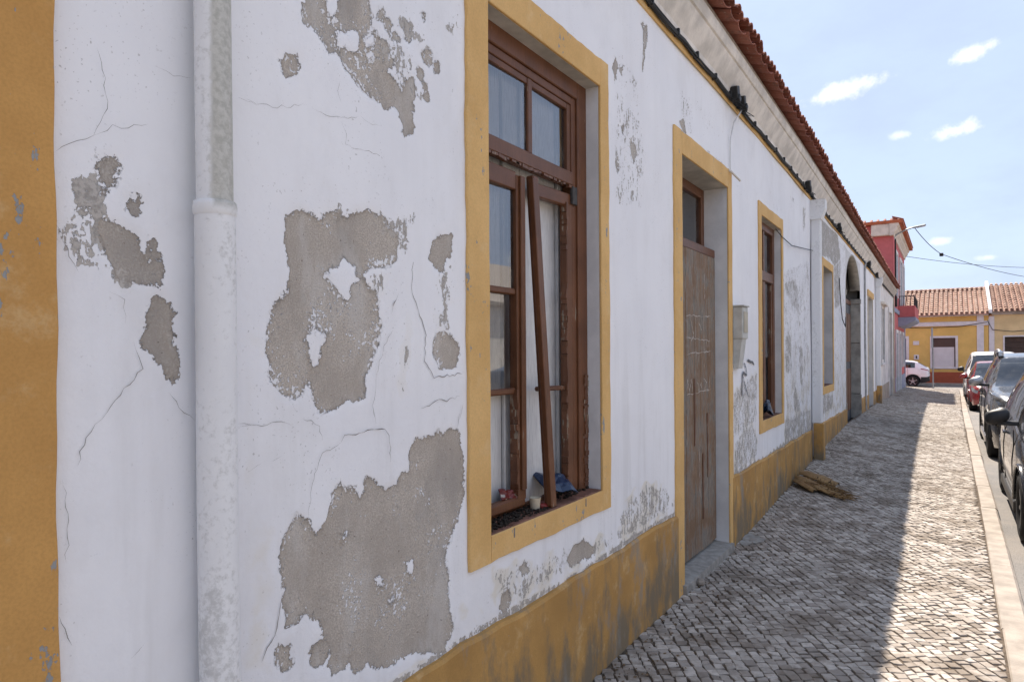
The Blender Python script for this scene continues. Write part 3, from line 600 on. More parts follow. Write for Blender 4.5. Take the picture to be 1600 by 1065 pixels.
# rest of the shell: ends, back, ceiling
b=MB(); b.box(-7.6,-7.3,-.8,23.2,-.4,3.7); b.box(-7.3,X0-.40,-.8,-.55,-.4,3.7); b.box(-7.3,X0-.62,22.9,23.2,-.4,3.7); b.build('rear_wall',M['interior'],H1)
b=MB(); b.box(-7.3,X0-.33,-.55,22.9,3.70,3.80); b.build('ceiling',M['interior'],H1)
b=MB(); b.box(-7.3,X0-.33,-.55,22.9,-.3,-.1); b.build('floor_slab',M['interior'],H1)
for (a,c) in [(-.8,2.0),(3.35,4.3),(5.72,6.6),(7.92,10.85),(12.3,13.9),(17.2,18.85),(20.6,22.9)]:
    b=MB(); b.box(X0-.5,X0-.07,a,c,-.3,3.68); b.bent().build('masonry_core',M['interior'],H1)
# ochre strips
b=MB(); n_=70; vs=[];fs=[]
for i in range(n_+1):
    z_=-.1+3.72*i/n_; w_=.0022*math.sin(z_*8.3)+.0014*math.sin(z_*27+1)
    vs+=[(X0+.001,.16,z_),(X0+.016,.163,z_),(X0+.016,.649+w_,z_),(X0+.012,.652+w_,z_),(X0-.01,.653+w_,z_)]
for i in range(n_):
    for k in range(4): fs.append((i*5+k,i*5+k+1,i*5+k+6,i*5+k+5))
b.add(vs,fs); b.build('pilaster',M['ochre_dark'],H1)
b=MB(); segs=[(.652,4.29),(5.66,9.83),(10.02,14.1),(17.03,18.9),(20.56,23.2)]
for (a,c) in segs:
    n=max(2,int((c-a)/.12)); vs=[];fs=[]
    for i in range(n+1):
        y=a+(c-a)*i/n; zt=float(np.interp(y,[0,4.3,5.7,9.4,13.9,17,22.4],[.535,.545,.575,.551,.51,.52,.46]))+.006*math.sin(y*7)+.004*math.sin(y*23); th=.020+.004*math.sin(y*3.1)
        vs+=[(X0-.02,y,zw(y)-.15),(X0+th,y,zw(y)-.15),(X0+th,y,zt-.012),(X0+th-.010,y,zt),(X0-.02,y,zt+.002)]
    for i in range(n):
        for j in range(4): fs.append((i*5+j,i*5+j+1,i*5+j+6,i*5+j+5))
    fs+=[tuple(range(5)),tuple(range(n*5,n*5+5))]; q=MB(); q.add(vs,fs,False); q.bent().build('plinth',M['plinth'],H1)
b=MB(); b.prism([(X0+.001,3.605),(X0+.012,3.605),(X0+.012,3.672),(X0+.001,3.672)],'y',-.8,23.2,True,48); b.bent().build('cornice_band',M['ochre'],H1)
CORN=[(0,3.668),(.028,3.672),(.032,3.705),(.045,3.725),(.085,3.795),(.105,3.835),(.108,3.85),(.122,3.855),(.135,3.885),(.138,3.93),(-.30,3.95),(-.30,3.69)]
def cornice(parent,y0,y1,m,st): 
    b=MB(); b.prism([(X0+a,c) for a,c in CORN],'y',y0,y1,True,st); b.bent().build('cornice',m,parent)
cornice(H1,-.8,23.2,M['cornice'],48)
# eaves tiles: curved pan tiles with cover tiles over their joints
def tile_mesh(name,conv,m,L=.42,r=.088,th=.014,n=7,fl=.82):
    vs=[];fs=[]
    for j,(x,k) in enumerate(((0,1.0),(-L,.86))):
        for rr in (r*k,(r-th)*k):
            for i in range(n+1):
                q=math.pi*(.06+.88*i/n); yv=-rr*math.cos(q); zv=rr*math.sin(q)*fl
                vs.append((x,yv,zv if conv else -zv))
    N=n+1
    for i in range(n):
        fs.append((i,i+1,2*N+i+1,2*N+i)); fs.append((N+i,3*N+i,3*N+i+1,N+i+1)); fs.append((i,N+i,N+i+1,i+1)); fs.append((2*N+i,2*N+i+1,3*N+i+1,3*N+i))
    fs+=[(0,2*N,3*N,N),(n,N+n,3*N+n,2*N+n)]
    b=MB(); b.add(vs,fs,False); me=bpy.data.meshes.new(name); me.from_pydata(b.v,[],b.f); bm=bmesh.new(); bm.from_mesh(me); bmesh.ops.recalc_face_normals(bm,faces=bm.faces); bm.to_mesh(me); bm.free(); me.materials.append(m); return me
def terra_tile(name,c0,c1):
    m,nt,b=newmat(name,.82,.25); p=opos(nt); ri=nd(nt,'ShaderNodeObjectInfo').outputs['Random']
    n=noise(nt,wpos(nt),13.0,6.0,.65); c=mixc(nt,ri,c0,c1); c=mixc(nt,ma(nt,'MULTIPLY',sstep(nt,n,.5,.72),.6),c,(.16,.10,.075)); c=mixc(nt,ma(nt,'MULTIPLY',sstep(nt,noise(nt,wpos(nt),40.0,4.0),.6,.7),.4),c,(.42,.36,.30))
    lk(nt,c,b.inputs['Base Color']); bump(nt,b,noise(nt,wpos(nt),60.0,4.0,.6),.5,.004); return m
M['eavetile']=terra_tile('eaves_terracotta',(.25,.085,.055),(.37,.145,.10))
PAN=tile_mesh('pan_tile',False,M['eavetile'],r=.112,fl=.34); COV=tile_mesh('cover_tile',True,M['eavetile'],r=.060,fl=.80)
def roof(parent,y0,y1,z=4.035,slope=17,xo=.235,mats=True):
    sl=math.radians(slope); b=MB(); vs=[];fs=[]; st=.04
    ys=np.arange(y0,y1+1e-6,.055); xe=X0+xo-.10; xr=-4.6
    for y in ys:
        w=.05*math.cos(2*math.pi*y/.22); 
        for x in (xe-.25,xr): vs.append((x+bend(y),y,z+.01+(xe+.10-x)*math.tan(sl)+w*.8))
    for i in range(len(ys)-1): fs.append((2*i,2*i+2,2*i+3,2*i+1))
    vs2=[(2*xr-v[0]+2*bend(v[1]),v[1],v[2]) for v in vs]; b.add(vs,fs,True); b.add(vs2,fs,True)
    R=b.build('roof',M['terra'],parent)
    q=MB(); q.prism([(X0-.2,3.953),(X0+.122,3.936),(X0+.122,3.985),(X0-.2,4.09)],'y',y0,y1,True,40); q.bent().build('mortar_bed',M['mortar'],R)
    def put(me,yy,dz):
        o=bpy.data.objects.new('roof_tile',me); COL.objects.link(o); o.parent=R; org=Vector((X0+xo+bend(yy)+(random.random()-.5)*.024,yy,z+dz+(random.random()-.5)*.010))
        o.location=org-WO[R.name]; WO[o.name]=org; o.rotation_euler=((random.random()-.5)*.12,sl+(random.random()-.5)*.06,(random.random()-.5)*.08)
    y=max(y0,2.6)+.11
    while y<y1-.05:
        put(PAN,y,-.035); put(COV,y-.055,.002); put(COV,y+.058,-.004); y+=.225
    if y0<2.6:
        q=MB(); y=y0+.11
        while y<2.6:
            for me,dy,dz in ((PAN,0,-.035),(COV,-.055,.002),(COV,.058,-.004)):
                Rm=Matrix.Translation((X0+xo,y+dy,z+dz))@Matrix.Rotation(sl,4,'Y'); q.add([tuple(Rm@v.co) for v in me.vertices],[tuple(f.vertices) for f in me.polygons])
            y+=.225
        tag(q.build('hidden_eaves_tiles',M['eavetile'],R),kind='stuff')
    return R
roof(H1,-.8,23.15)
# ---- helpers for openings
def reveals(o,dep,mj,ms,parent,soff=True,xf=X0):
    a,c,z0,z1=o
    for u,v in ((c,c+.035),(a-.035,a)):
        b=MB(); b.box(xf-dep,xf-.001,u,v,z0,z1+.03); b.bent().build('reveal',mj,parent)
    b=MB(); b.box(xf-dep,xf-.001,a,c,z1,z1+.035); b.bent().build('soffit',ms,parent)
def wob(t,s): return .0016*math.sin(t*9.1+s)+.0012*math.sin(t*23.7+2*s)+.0009*math.sin(t*61+s*3)
def strip(b,axis,u0,u1,v0,v1,pr,su,sv):
    # flat band u0..u1 wide, v0..v1 long, with hand-painted wavering edges; su/sv: how much each edge wavers
    n=max(6,int((v1-v0)/.05)); vs=[];fs=[]; e=.0005
    for i in range(n+1):
        v=v0+(v1-v0)*i/n; a=u0+su*wob(v,u0*7); c=u1+sv*wob(v,u1*5); q=pr+.0007*math.sin(v*17+u0)
        for (x,u) in ((X0+e,a),(X0+q-.003,a),(X0+q,a+.003),(X0+q,c-.003),(X0+q-.003,c),(X0+e,c)): vs.append((x,u,v) if axis=='z' else (x,v,u))
    for i in range(n):
        for k in range(5): fs.append((i*6+k,i*6+k+1,i*6+k+7,i*6+k+6))
    fs+=[tuple(range(6)),tuple(range(n*6,n*6+6))]; b.add(vs,fs)
def surround(o,w,parent,m,bottom=True,pr=.013,wb=None,dz0=None):
    a,c,z0,z1=o; wb=wb or w; b=MB(); e=.0005
    zb=(z0-wb) if bottom else dz0
    strip(b,'z',a-w,a,zb,z1+w,pr,1.6,0); strip(b,'z',c,c+w*.72,zb,z1+w,pr,0,1.6); strip(b,'y',z1,z1+w,a+e,c-e,pr-.0006,0,1.6)
    if bottom: strip(b,'y',zb,z0,a+e,c-e,pr-.0006,1.6,0)
    b.bent().build('surround',m,parent)
def quad_pane(x,a,c,z0,z1,parent,m=None,dx=0.0):
    b=MB(); b.add([(x,a,z0),(x+dx,c,z0),(x+dx,c,z1),(x,a,z1)],[(0,1,2,3)]); return b.bent().build('pane',m or M['glass'],parent,False)
# ---- first window: broken casement
o1=OPEN[0]; fx=X0-.070
b=MB(); b.box(fx-.065,fx,2.10,2.235,.93,2.985,.004); b.box(fx-.065,fx,3.075,3.20,.90,2.985,.004); b.box(fx-.065,fx,2.235,3.075,2.868,2.985,.004)
b.box(fx-.065,fx-.012,3.030,3.0745,.91,2.868,.003); b.box(fx-.065,fx-.012,2.236,3.029,2.83,2.8675,.003); b.box(fx-.060,fx-.003,2.236,3.029,2.425,2.492,.005)
W1=b.build('window',M['brown'],H1); W1['label']='near broken casement window with a leaning brown sash and ochre surround'
reveals(o1,.33,M['reveal'],M['soffit'],W1); surround(o1,.140,W1,M['ochre'],True,.013,.102)
b=MB(); b.box(fx-.045,fx-.018,2.995,3.029,2.493,2.829,.003); b.box(fx-.045,fx-.018,2.236,2.27,2.493,2.829,.003); b.box(fx-.045,fx-.014,2.617,2.655,2.493,2.829,.004); b.box(fx-.045,fx-.018,2.271,2.616,2.80,2.829,.003); b.box(fx-.045,fx-.018,2.656,2.994,2.80,2.829,.003)
b.build('transom_sash',M['brown'],W1)
quad_pane(fx-.032,2.268,2.618,2.490,2.803,W1,None,.006); quad_pane(fx-.030,2.654,2.998,2.490,2.803,W1,None,-.004)
# ragged splintered lower edge of the transom
b=MB()
for i in range(16):
    y=2.26+i*.047+random.random()*.02; b.box(fx-.02,fx-.002,y,y+.02+random.random()*.04,2.416-random.random()*.006,2.4245,.0,Matrix.Rotation((random.random()-.5)*.3,3,'X'))
tag(b.build('splintered_edge',M['rot'],W1),kind='stuff')
# left sash
b=MB(); sx=fx-.012
b.box(sx-.045,sx,2.2355,2.285,.965,2.386,.004); b.box(sx-.045,sx,2.512,2.578,.955,2.372,.004); b.box(sx-.044,sx-.002,2.286,2.511,2.305,2.384,.004); b.box(sx-.035,sx-.008,2.286,2.511,1.850,1.878,.005); b.box(sx-.035,sx-.008,2.286,2.511,1.420,1.447,.006); b.box(sx-.044,sx-.001,2.286,2.575,.925,.972,.008)
b.box(sx-.001,sx+.012,2.530,2.566,1.0,2.37,.003)
b.build('left_sash' if 0 else 'sash',M['brown'],W1)
quad_pane(sx-.026,2.283,2.514,1.876,2.307,W1,None,.008); quad_pane(sx-.024,2.283,2.514,1.445,1.852,W1,None,-.010)
b=MB()
for i in range(22):
    z=.98+i*.02+random.random()*.01; b.box(sx-.03,sx+.003+random.random()*.004,2.505-random.random()*.012,2.514,z,z+.02+random.random()*.03,0,Matrix.Rotation((random.random()-.5)*.25,3,'X'))
tag(b.build('rotten_putty',M['rot'],W1),kind='stuff')
# right sash, hanging loose: leaning meeting stile
def beam(p,q,w,d,c=.004):
    p=Vector(p);q=Vector(q);L=(q-p).length; m=MB(); m.box(-d/2,d/2,-w/2,w/2,0,L,c); R=(q-p).to_track_quat('Z','Y').to_matrix()
    # keep the broad face towards the street
    zaxis=(q-p).normalized(); ya=Vector((0,1,0)); ya=(ya-zaxis*ya.dot(zaxis)).normalized(); xa=ya.cross(zaxis); R=Matrix((xa,ya,zaxis)).transposed()
    m.v=[tuple(R@Vector(v)+p) for v in m.v]; return m
b=beam((fx+.045,2.695,.902),(fx-.006,2.634,2.388),.048,.040,.005); b.build('leaning_stile',M['brown'],W1)
b=beam((fx+.060,2.662,.915),(fx+.008,2.604,2.37),.015,.026,.003); b.build('leaning_bead',M['brown'],W1)
b=MB(); b.box(fx-.050,fx-.012,2.668,3.032,2.315,2.378,.005,Matrix.Rotation(.035,3,'X')); b.build('top_rail',M['brown_y'],W1)
b=MB(); b.box(fx-.045,fx-.018,2.705,2.985,1.418,1.440,.006,Matrix.Rotation(-.02,3,'X')); b.build('glazing_bar',M['rot'],W1)
b=MB(); b.box(fx-.052,fx-.010,2.972,3.028,.925,2.33,.004); b.build('hanging_stile',M['brown'],W1)
b=MB()
for i in range(46):
    z=.93+i*.0300+random.random()*.01; yy=2.962+random.random()*.006
    if 1.9<z<2.1: continue
    b.box(fx-.035,fx-.008+random.random()*.004,yy-.010*random.random(),2.974,z,z+.018+random.random()*.03,0,Matrix.Rotation((random.random()-.5)*.3,3,'X'))
for i in range(26):
    z=.92+i*.022; b.box(fx-.02,fx+.003+random.random()*.005,3.135-random.random()*.02,3.165,z,z+.012+random.random()*.02,0,Matrix.Rotation((random.random()-.5)*.4,3,'X'))
tag(b.build('rotten_putty',M['rot'],W1),kind='stuff')
b=MB(); b.box(fx-.012,fx+.004,3.012,3.060,2.332,2.420,.002); b.build('hinge',M['iron'],W1)
# white boarded shutters inside
for i,(a,c,dx) in enumerate([(2.10,2.335,0),(2.341,2.500,-.010),(2.506,2.640,.004),(2.646,2.835,0),(2.841,2.990,-.008),(2.996,3.12,.006),(3.126,3.24,0)]):
    b=MB(); b.box(X0-.172+dx,X0-.150+dx,a,c,.86,2.94,.004); b.build('shutter_board',M['shutter'],W1)
# brick sill in three pieces with dark joints
for a,c in ((2.167,2.322),(2.330,2.970),(2.978,3.168)):
    b=MB(); b.box(X0-.13,X0+.006,a,c,.858,.8995+.004*random.random(),.004); b.build('sill_brick',M['sillbrick'],W1)
b=MB(); b.box(X0-.13,X0+.0145,2.3222,2.3298,.855,.893); b.box(X0-.13,X0+.0145,2.9702,2.9778,.855,.893); b.build('sill_joint',M['dark'],W1)
b=MB(); b.box(X0-.34,X0-.132,2.13,3.2,.80,.915,.004); b.build('inner_sill',M['brown_y'],W1)
# ---- door with plank leaf and transom light
od=OPEN[1]; dx=X0-.092
b=MB(); b.box(X0-.19,X0-.10,4.438,5.575,2.352,2.418,.005); b.box(X0-.235,X0-.185,4.438,4.49,2.419,2.914,.004); b.box(X0-.235,X0-.185,5.50,5.575,2.419,2.914,.004); b.box(X0-.235,X0-.185,4.491,5.499,2.84,2.914,.004); b.box(X0-.235,X0-.185,4.491,5.499,2.419,2.462,.004); b.box(X0-.232,X0-.188,4.955,5.02,2.463,2.839,.004)
D1=b.build('door',M['brown'],H1); D1['label']='boarded brown plank door with a small transom light'
quad_pane(X0-.21,4.49,4.956,2.46,2.842,D1); quad_pane(X0-.208,5.019,5.502,2.46,2.842,D1)
reveals(od,.40,M['reveal'],M['soffit'],D1); surround(od,.152,D1,M['ochre'],False,.013,None,-.05)
ye=4.440
for w in (.205,.165,.195,.150,.190,.118,.102):
    c=min(ye+w,5.574); b=MB(); j=random.random()*.008; b.box(dx-.03,dx-j,ye,c-.004,.075+random.random()*.02,2.351,.004); p=b.build('plank',M['plank'],D1); ye=c
    if ye>5.57: break
b=MB()
for yy,zz in ((5.18,.32),(5.30,.62),(4.98,.9)): b.box(dx-.001,dx+.004,yy,yy+.03,zz,zz+.5,.001)
b.build('batten',M['rot'],D1)
sc=[[(4.80,1.86),(5.42,1.875)],[(4.83,1.86),(4.85,1.58)],[(5.02,1.87),(5.04,1.50)],[(5.22,1.88),(5.24,1.46)],[(5.38,1.88),(5.36,1.55)],[(4.80,1.70),(5.40,1.68)],[(4.82,1.58),(5.42,1.60)],
    [(4.82,1.30),(4.83,1.40),(4.87,1.31),(4.92,1.40),(4.95,1.30)],[(5.0,1.30),(5.01,1.38)],[(5.06,1.38),(5.10,1.30),(5.15,1.37),(5.17,1.30)],[(5.22,1.39),(5.30,1.36),(5.24,1.31),(5.34,1.30)],[(5.36,1.30),(5.38,1.40)],[(4.81,1.285),(5.42,1.30)],[(4.9,1.86),(4.98,1.72),(4.9,1.66)],[(5.1,1.82),(5.18,1.76)],[(5.28,1.7),(5.33,1.62)],[(5.25,2.2),(5.26,2.0)],[(5.1,.9),(5.11,.5)]]
for i,p in enumerate(sc): ribbon(p,.0065,dx+.0022,.9,5,200+i).build('chalk_scratch',M['scratch'],D1,False)
b=MB(); b.prism([(X0-.16,-.1),(X0+.045,-.1),(X0+.035,.055),(X0-.16,.068)],'y',4.40,5.60,True,3); b.build('doorstep',M['cement'],D1)
b=MB(); b.box(X0+.03,X0+.085,4.60,4.66,.0,.045,.014,Matrix.Rotation(.5,3,'Z')); b.build('loose_chip',M['kerb'],SW)
# ---- second and third windows: dark timber frames
def dark_window(o,dep,tr,parent,label,boards):
    a,c,z0,z1=o; x=X0-dep; b=MB()
    b.box(x-.06,x,a-.02,a+.085,z0,z1+.02,.004); b.box(x-.06,x,c-.085,c+.02,z0,z1+.02,.004); b.box(x-.06,x,a+.0855,c-.0855,z1-.075,z1+.02,.004); b.box(x-.055,x+.008,a+.0855,c-.0855,tr-.05,tr+.05,.006); b.box(x-.05,x-.004,a+.0855,c-.0855,z0,z0+.07,.004)
    w=b.bent().build('window',M['brown'],parent); w['label']=label
    m=(a+c)/2; b=MB(); b.box(x-.05,x-.006,m-.05,m+.05,z0+.071,tr-.051,.005); b.box(x-.05,x-.006,m-.03,m+.03,tr+.051,z1-.076,.005); b.box(x-.05,x-.008,a+.0856,a+.14,z0+.071,tr-.051,.004); b.box(x-.05,x-.008,c-.14,c-.0856,z0+.071,tr-.051,.004); b.bent().build('sash',M['rot'],w)
    quad_pane(x-.03,a+.085,m-.03,tr+.05,z1-.07,w); quad_pane(x-.03,m+.03,c-.085,tr+.05,z1-.07,w); quad_pane(x-.03,m+.05,c-.14,z0+.6,tr-.05,w)
    reveals(o,.40,M['reveal'],M['soffit'],w); surround(o,.118,w,M['ochre'],True,.013,.112)
    b=MB(); b.box(X0-.4,X0+.004,a,c,z0-.03,z0-.001,.003); b.bent().build('sill',M['sillbrick'],w)
    return w
W2=dark_window(OPEN[2],.065,2.36,H1,'second window along, dark brown timber with missing panes',None)
W3=dark_window(OPEN[3],.235,2.3,H1,'third window along, deeply recessed brown timber',None)
# ---- arched carriage doorway
oa=(14.1,17.03,.1,2.72); b=MB(); xd=X0-.20
vs=[(xd,y,z) for y,z in pts]; vs=[(xd,ya,zw(14))]+vs+[(xd,yb,zw(17))]; 
b.box(xd-.05,xd,ya-.02,ym-.01,.06,2.60,.006); b.box(xd-.05,xd,ym+.01,yb+.02,.06,2.60,.006)
A1=b.bent().build('carriage_door',simple('blue_grey_door_paint',(.085,.095,.11),.6,.4,.3,6.0,.3),H1); A1['label']='tall dark double door inside the arched opening'
for y0_,y1_,z0_,z1_ in ((14.25,14.85,.3,1.2),(14.95,15.45,.3,1.2),(14.25,14.85,1.35,2.4),(14.95,15.45,1.35,2.4),(15.7,16.25,.3,1.2),(16.35,16.9,.3,1.2),(15.7,16.25,1.35,2.4),(16.35,16.9,1.35,2.4)):
    b=MB(); b.box(xd-.001,xd+.018,y0_,y1_,z0_,z1_,.008); b.bent().build('door_panel',M['brown'] if z0_<1 and y0_>15.5 else M['rot'],A1)
b=MB(); b.box(xd-.05,xd+.012,ya-.02,yb+.02,2.605,2.70,.006); b.bent().build('transom_bar',M['brown_y'],A1)
b=MB(); fan=[(xd-.02,y,z) for y,z in pts]; b.add(fan+[(xd-.02,ym,2.70)],[(i,i+1,len(fan)) for i in range(len(fan)-1)]); b.bent().build('fanlight',M['glass'],A1,False)
# stone lining of the arch
SP=simple('grey_arch_stone',(.44,.41,.36),.85,.25,.3,5.0,.6,40.0)
for y0_,y1_ in ((ya-.04,ya),(yb,yb+.04)):
    for z0_,z1_ in ((.0,.62),(.63,1.75),(1.76,2.62),(2.63,2.74)):
        k=.012 if z1_<.7 or z0_>2.6 else 0
        b=MB(); b.box(xd+.001,X0+.004+k,y0_-(k if y0_>16 else 0),y1_+(k if y0_<16 else 0),zw(y0_)-.1 if z0_==0 else z0_,z1_,.006); b.bent().build('jamb_stone',SP,A1)
vs=[];fs=[]
for y,z in pts: vs+=[(xd,y,z),(X0+.003,y,z),(X0+.003,y,z+.03),(xd,y,z+.03)]
for i in range(n):
    for j in range(4): fs.append((i*4+j,i*4+(j+1)%4,i*4+4+(j+1)%4,i*4+4+j))
b=MB(); b.add(vs,fs,True); b.bent().build('arch_lining',SP,A1)
# ---- far door with ochre lintel
o2=OPEN[5]; b=MB(); b.box(X0-.14,X0-.09,19.02,19.735,.16,2.93,.004); b.box(X0-.14,X0-.09,19.745,20.46,.16,2.93,.004)
D2=b.bent().build('door',simple('cream_door_paint',(.46,.40,.32),.6,.35,.25,5.0,.3),H1); D2['label']='narrow cream door under an ochre lintel'
reveals(o2,.3,M['reveal'],M['soffit'],D2); surround(o2,.12,D2,simple('faded_cream_surround',(.58,.50,.39),.85,.25,.2,6.0,.4),False,.013,None,0)
b=MB(); b.box(X0+.001,X0+.03,18.86,20.62,2.945,3.10,.006); b.bent().build('lintel',M['ochre'],D2)
# ------------------------------------------------------------------ things fixed to the house
def pipe_run(name,label,y,off,r0,r1,zc_,group):
    P=empty(name,(X0+off,y,zw(y)),label,'drainpipe',group)
    b=MB(); b.tube([(X0+off,y-.012,4.0),(X0+off,y-.006,2.8),(X0+off,y,zc_)],r0,20); b.build('upper_pipe',M['pipe'],P)
    b=MB(); b.tube([(X0+off,y,zc_+.03),(X0+off,y+.002,1.2),(X0+off+.004,y+.010,zw(y)-.02)],r1,20); b.build('lower_pipe',M['pipe'],P)
    b=MB(); b.lathe([(r0+.001,.040),(r1+.002,.038),(r1+.0035,.028),(r1+.0035,.014),(r1+.0005,.006)],(X0+off,y,zc_-.01),n=20); b.box(X0-.01,X0+off-r0*.5,y-.012,y+.012,zc_+.008,zc_+.03,.002); b.build('collar',M['pipe'],P)
    return P
pipe_run('drainpipe','thick round white drainpipe stained grey beside the dark ochre pilaster',.972,.052,.0405,.0450,1.925,'drainpipes on the old house')
def box_pipe(y,label,ztop):
    P=empty('drainpipe',(X0+bend(y),y,zw(y)),label,'drainpipe','drainpipes on the old house'); z0=zw(y)
    b=MB(); b.box(X0+.003,X0+.125,y,y+.13,z0+.47,ztop-.25,.012); b.bent().build('pipe',M['pipe'],P)
    b=MB(); x1=X0+.185
    b.prism([(X0+.003,ztop-.26),(X0+.135,ztop-.26),(x1,ztop-.12),(x1,ztop),(X0+.003,ztop)],'y',y-.03,y+.16,True); b.bent().build('hopper_head',M['pipe'],P)
    b=MB(); b.box(X0+.022,X0+.150,y-.018,y+.148,z0-.02,z0+.475,.01); b.bent().build('base_block',M['plinth'],P)
box_pipe(9.84,'square white drainpipe with hopper head and ochre base between second and third windows',3.60)
box_pipe(21.5,'distant square drainpipe beyond the arched doorway, at the end of the old house',3.62)
B=empty('meter_box',(X0,5.8,1.45),'grey plastic meter box with tapering conduit cover beside the plank door','meter box')
mg=simple('grey_meter_plastic',(.52,.52,.49),.55,.35,.15,12.0,.15)
b=MB(); b.box(X0+.002,X0+.082,5.725,5.895,1.70,1.965,.006); b.build('body',mg,B)
b=MB(); b.prism([(X0+.002,1.70),(X0+.072,1.70),(X0+.040,1.455),(X0+.002,1.45)],'y',5.735,5.875,True); b.build('conduit_cover',mg,B)
b=MB(); b.box(X0+.0825,X0+.088,5.748,5.872,1.752,1.925,.002); b.build('door',simple('beige_meter_door',(.46,.41,.31),.5,.4,.1,12.0,.1),B)
b=MB(); b.box(X0+.001,X0+.094,5.715,5.905,1.9655,1.977,.003); b.build('lid',mg,B)
# cable bundle under the cornice
CB=empty('cable_bundle',(X0,6,3.6),'thick bundle of black cables clipped along the wall under the cornice','cable')
for i in range(6):
    pts_=[]; ph=random.random()*9; y=-.6
    while y<30.5:
        s=(y%.74)/.74; sag=-.012*math.sin(math.pi*s)*(1+.6*math.sin(ph+y*.7))
        pts_.append((X0+.030+.010*math.cos(i*1.05+y*1.3)+bend(y),y,3.655+.012*math.sin(i*1.05+y*1.3)+sag)); y+=.148
    b=MB(); b.tube(pts_,.0062 if i<4 else .0045,6); b.build('cable',M['black'],CB)
y=.1
while y<30:
    b=MB(); b.box(X0+.004,X0+.050,y-.010,y+.010,3.632,3.680,.004); b.bent().build('clip',M['black'],CB); y+=.36+random.random()*.12
for y,k in ((5.62,.7),(5.86,.5),(9.25,.8),(12.6,.6),(18.6,1.6),(21.3,1.0)):
    b=MB(); b.box(X0+.015,X0+.075+.02*k,y-.06*k,y+.06*k,3.63,3.72+.015*k,.006,Matrix.Rotation(.3,3,'X')); b.box(X0+.05,X0+.10,y-.02,y+.05*k,3.60,3.66,.006,Matrix.Rotation(-.5,3,'X'))
    for q in range(4): b.tube([(X0+.04,y-.05+.03*q,3.64),(X0+.08+.02*q,y-.06+.04*q,3.59-.01*q),(X0+.04,y+.02*q,3.60)],.004,5)
    b.bent().build('junction_box',M['black'],CB)
def wire(name,pts,r,label,m):
    P=[]; 
    for i in range(len(pts)-1):
        a,c=Vector(pts[i]),Vector(pts[i+1])
        for k in range(4): P.append(a.lerp(c,k/4))
    P.append(Vector(pts[-1])); b=MB(); b.tube([(p.x,p.y,p.z) for p in P],r,6); return tag(b.bent().build(name,m),label,'cable')
wire('hanging_cable',[(X0+.06,5.86,3.62),(X0+.02,5.72,3.47),(X0+.012,5.64,3.31),(X0+.012,5.635,3.15),(X0+.012,5.64,3.07)],.0055,'pale cable hanging down the wall above the plank door',M['reveal'])
b=MB(); b.tube([(X0-.01,5.57,3.065),(X0+.025,5.60,3.05),(X0+.075,5.70,2.985)],.009,8); tag(b.build('conduit_stub',M['cornice']),'short bent conduit stub poking out of the wall by the plank door','conduit')
wire('loose_wire',[(X0+.012,7.45,2.86),(X0+.02,7.75,2.82),(X0+.02,8.3,2.80),(X0+.02,9.0,2.86),(X0+.03,9.83,2.93)],.005,'loose thin wire looping from the second window to the square drainpipe',M['black'])
wire('dangling_wire',[(X0+.012,13.0,2.85),(X0+.02,13.1,2.45),(X0+.03,13.25,2.15),(X0+.05,13.55,2.02),(X0+.04,13.7,2.2)],.008,'black wire dangling and curling on the wall before the arch',M['black'])
wire('wall_conduit',[(X0+.03,18.1,3.7),(X0+.02,18.0,3.5),(X0+.02,18.0,2.0),(X0+.03,18.0,.2)],.022,'thin vertical grey conduit running down the wall beyond the arch',simple('grey_conduit',(.40,.40,.40),.6,.4,.2,10.0,.2))
# clutter on the near sill
cup=MB(); cup.lathe([(.020,0),(.026,.052),(.0275,.054),(.0235,.052),(.018,.004),(0,.004)],(X0-.060,2.615,.902),n=18); cup.v=[(x,y,z) for x,y,z in cup.v]
tag(cup.build('paper_cup',simple('cream_paper',(.62,.55,.42),.8,.3,.15,20.0,.1)),'small cream paper cup on the near broken window sill','cup')
def crumple(name,cx,cy,cz,lx,ly,lz,rot,m,label,cat,seed):
    r=random.Random(seed); b=MB(); nx,nyy=9,7; vs=[];fs=[]; R=Matrix.Rotation(rot[2],3,'Z')@Matrix.Rotation(rot[1],3,'Y')@Matrix.Rotation(rot[0],3,'X')
    for s in (0,1):
        for i in range(nx):
            for j in range(nyy):
                e=1 if 0<i<nx-1 and 0<j<nyy-1 else .15
                v=Vector(((i/(nx-1)-.5)*lx,(j/(nyy-1)-.5)*ly,(1 if s else -1)*lz*.5*e*(.6+.6*r.random())+.25*lz*math.sin(i*1.3)))
                v=R@v; vs.append((cx+v.x,cy+v.y,cz+v.z))
    N=nx*nyy
    for s in (0,1):
        for i in range(nx-1):
            for j in range(nyy-1):
                a=s*N+i*nyy+j; f=(a,a+nyy,a+nyy+1,a+1); fs.append(f if s else f[::-1])
    b.add(vs,fs); return tag(b.build(name,m),label,cat)
def packet_mat(name,c0,c1,thr):
    m,nt,b=newmat(name,.35,.5); p=opos(nt); k=sstep(nt,noise(nt,p,38.0,3.0,.5),thr,thr+.02); lk(nt,mixc(nt,k,c0,c1),b.inputs['Base Color']); return m
crumple('crisp_packet',X0-.075,2.83,.985,.21,.13,.03,(.5,.15,1.25),packet_mat('blue_foil',(.006,.022,.065),(.18,.24,.30),.64),'crumpled dark blue crisp packet on the near broken window sill','packet',3)
crumple('food_wrapper',X0-.115,2.475,.985,.11,.05,.03,(1.1,.2,1.5),packet_mat('red_wrapper_film',(.16,.025,.022),(.50,.45,.40),.58),'crumpled red and white wrapper behind the left sash of the near window','wrapper',8)
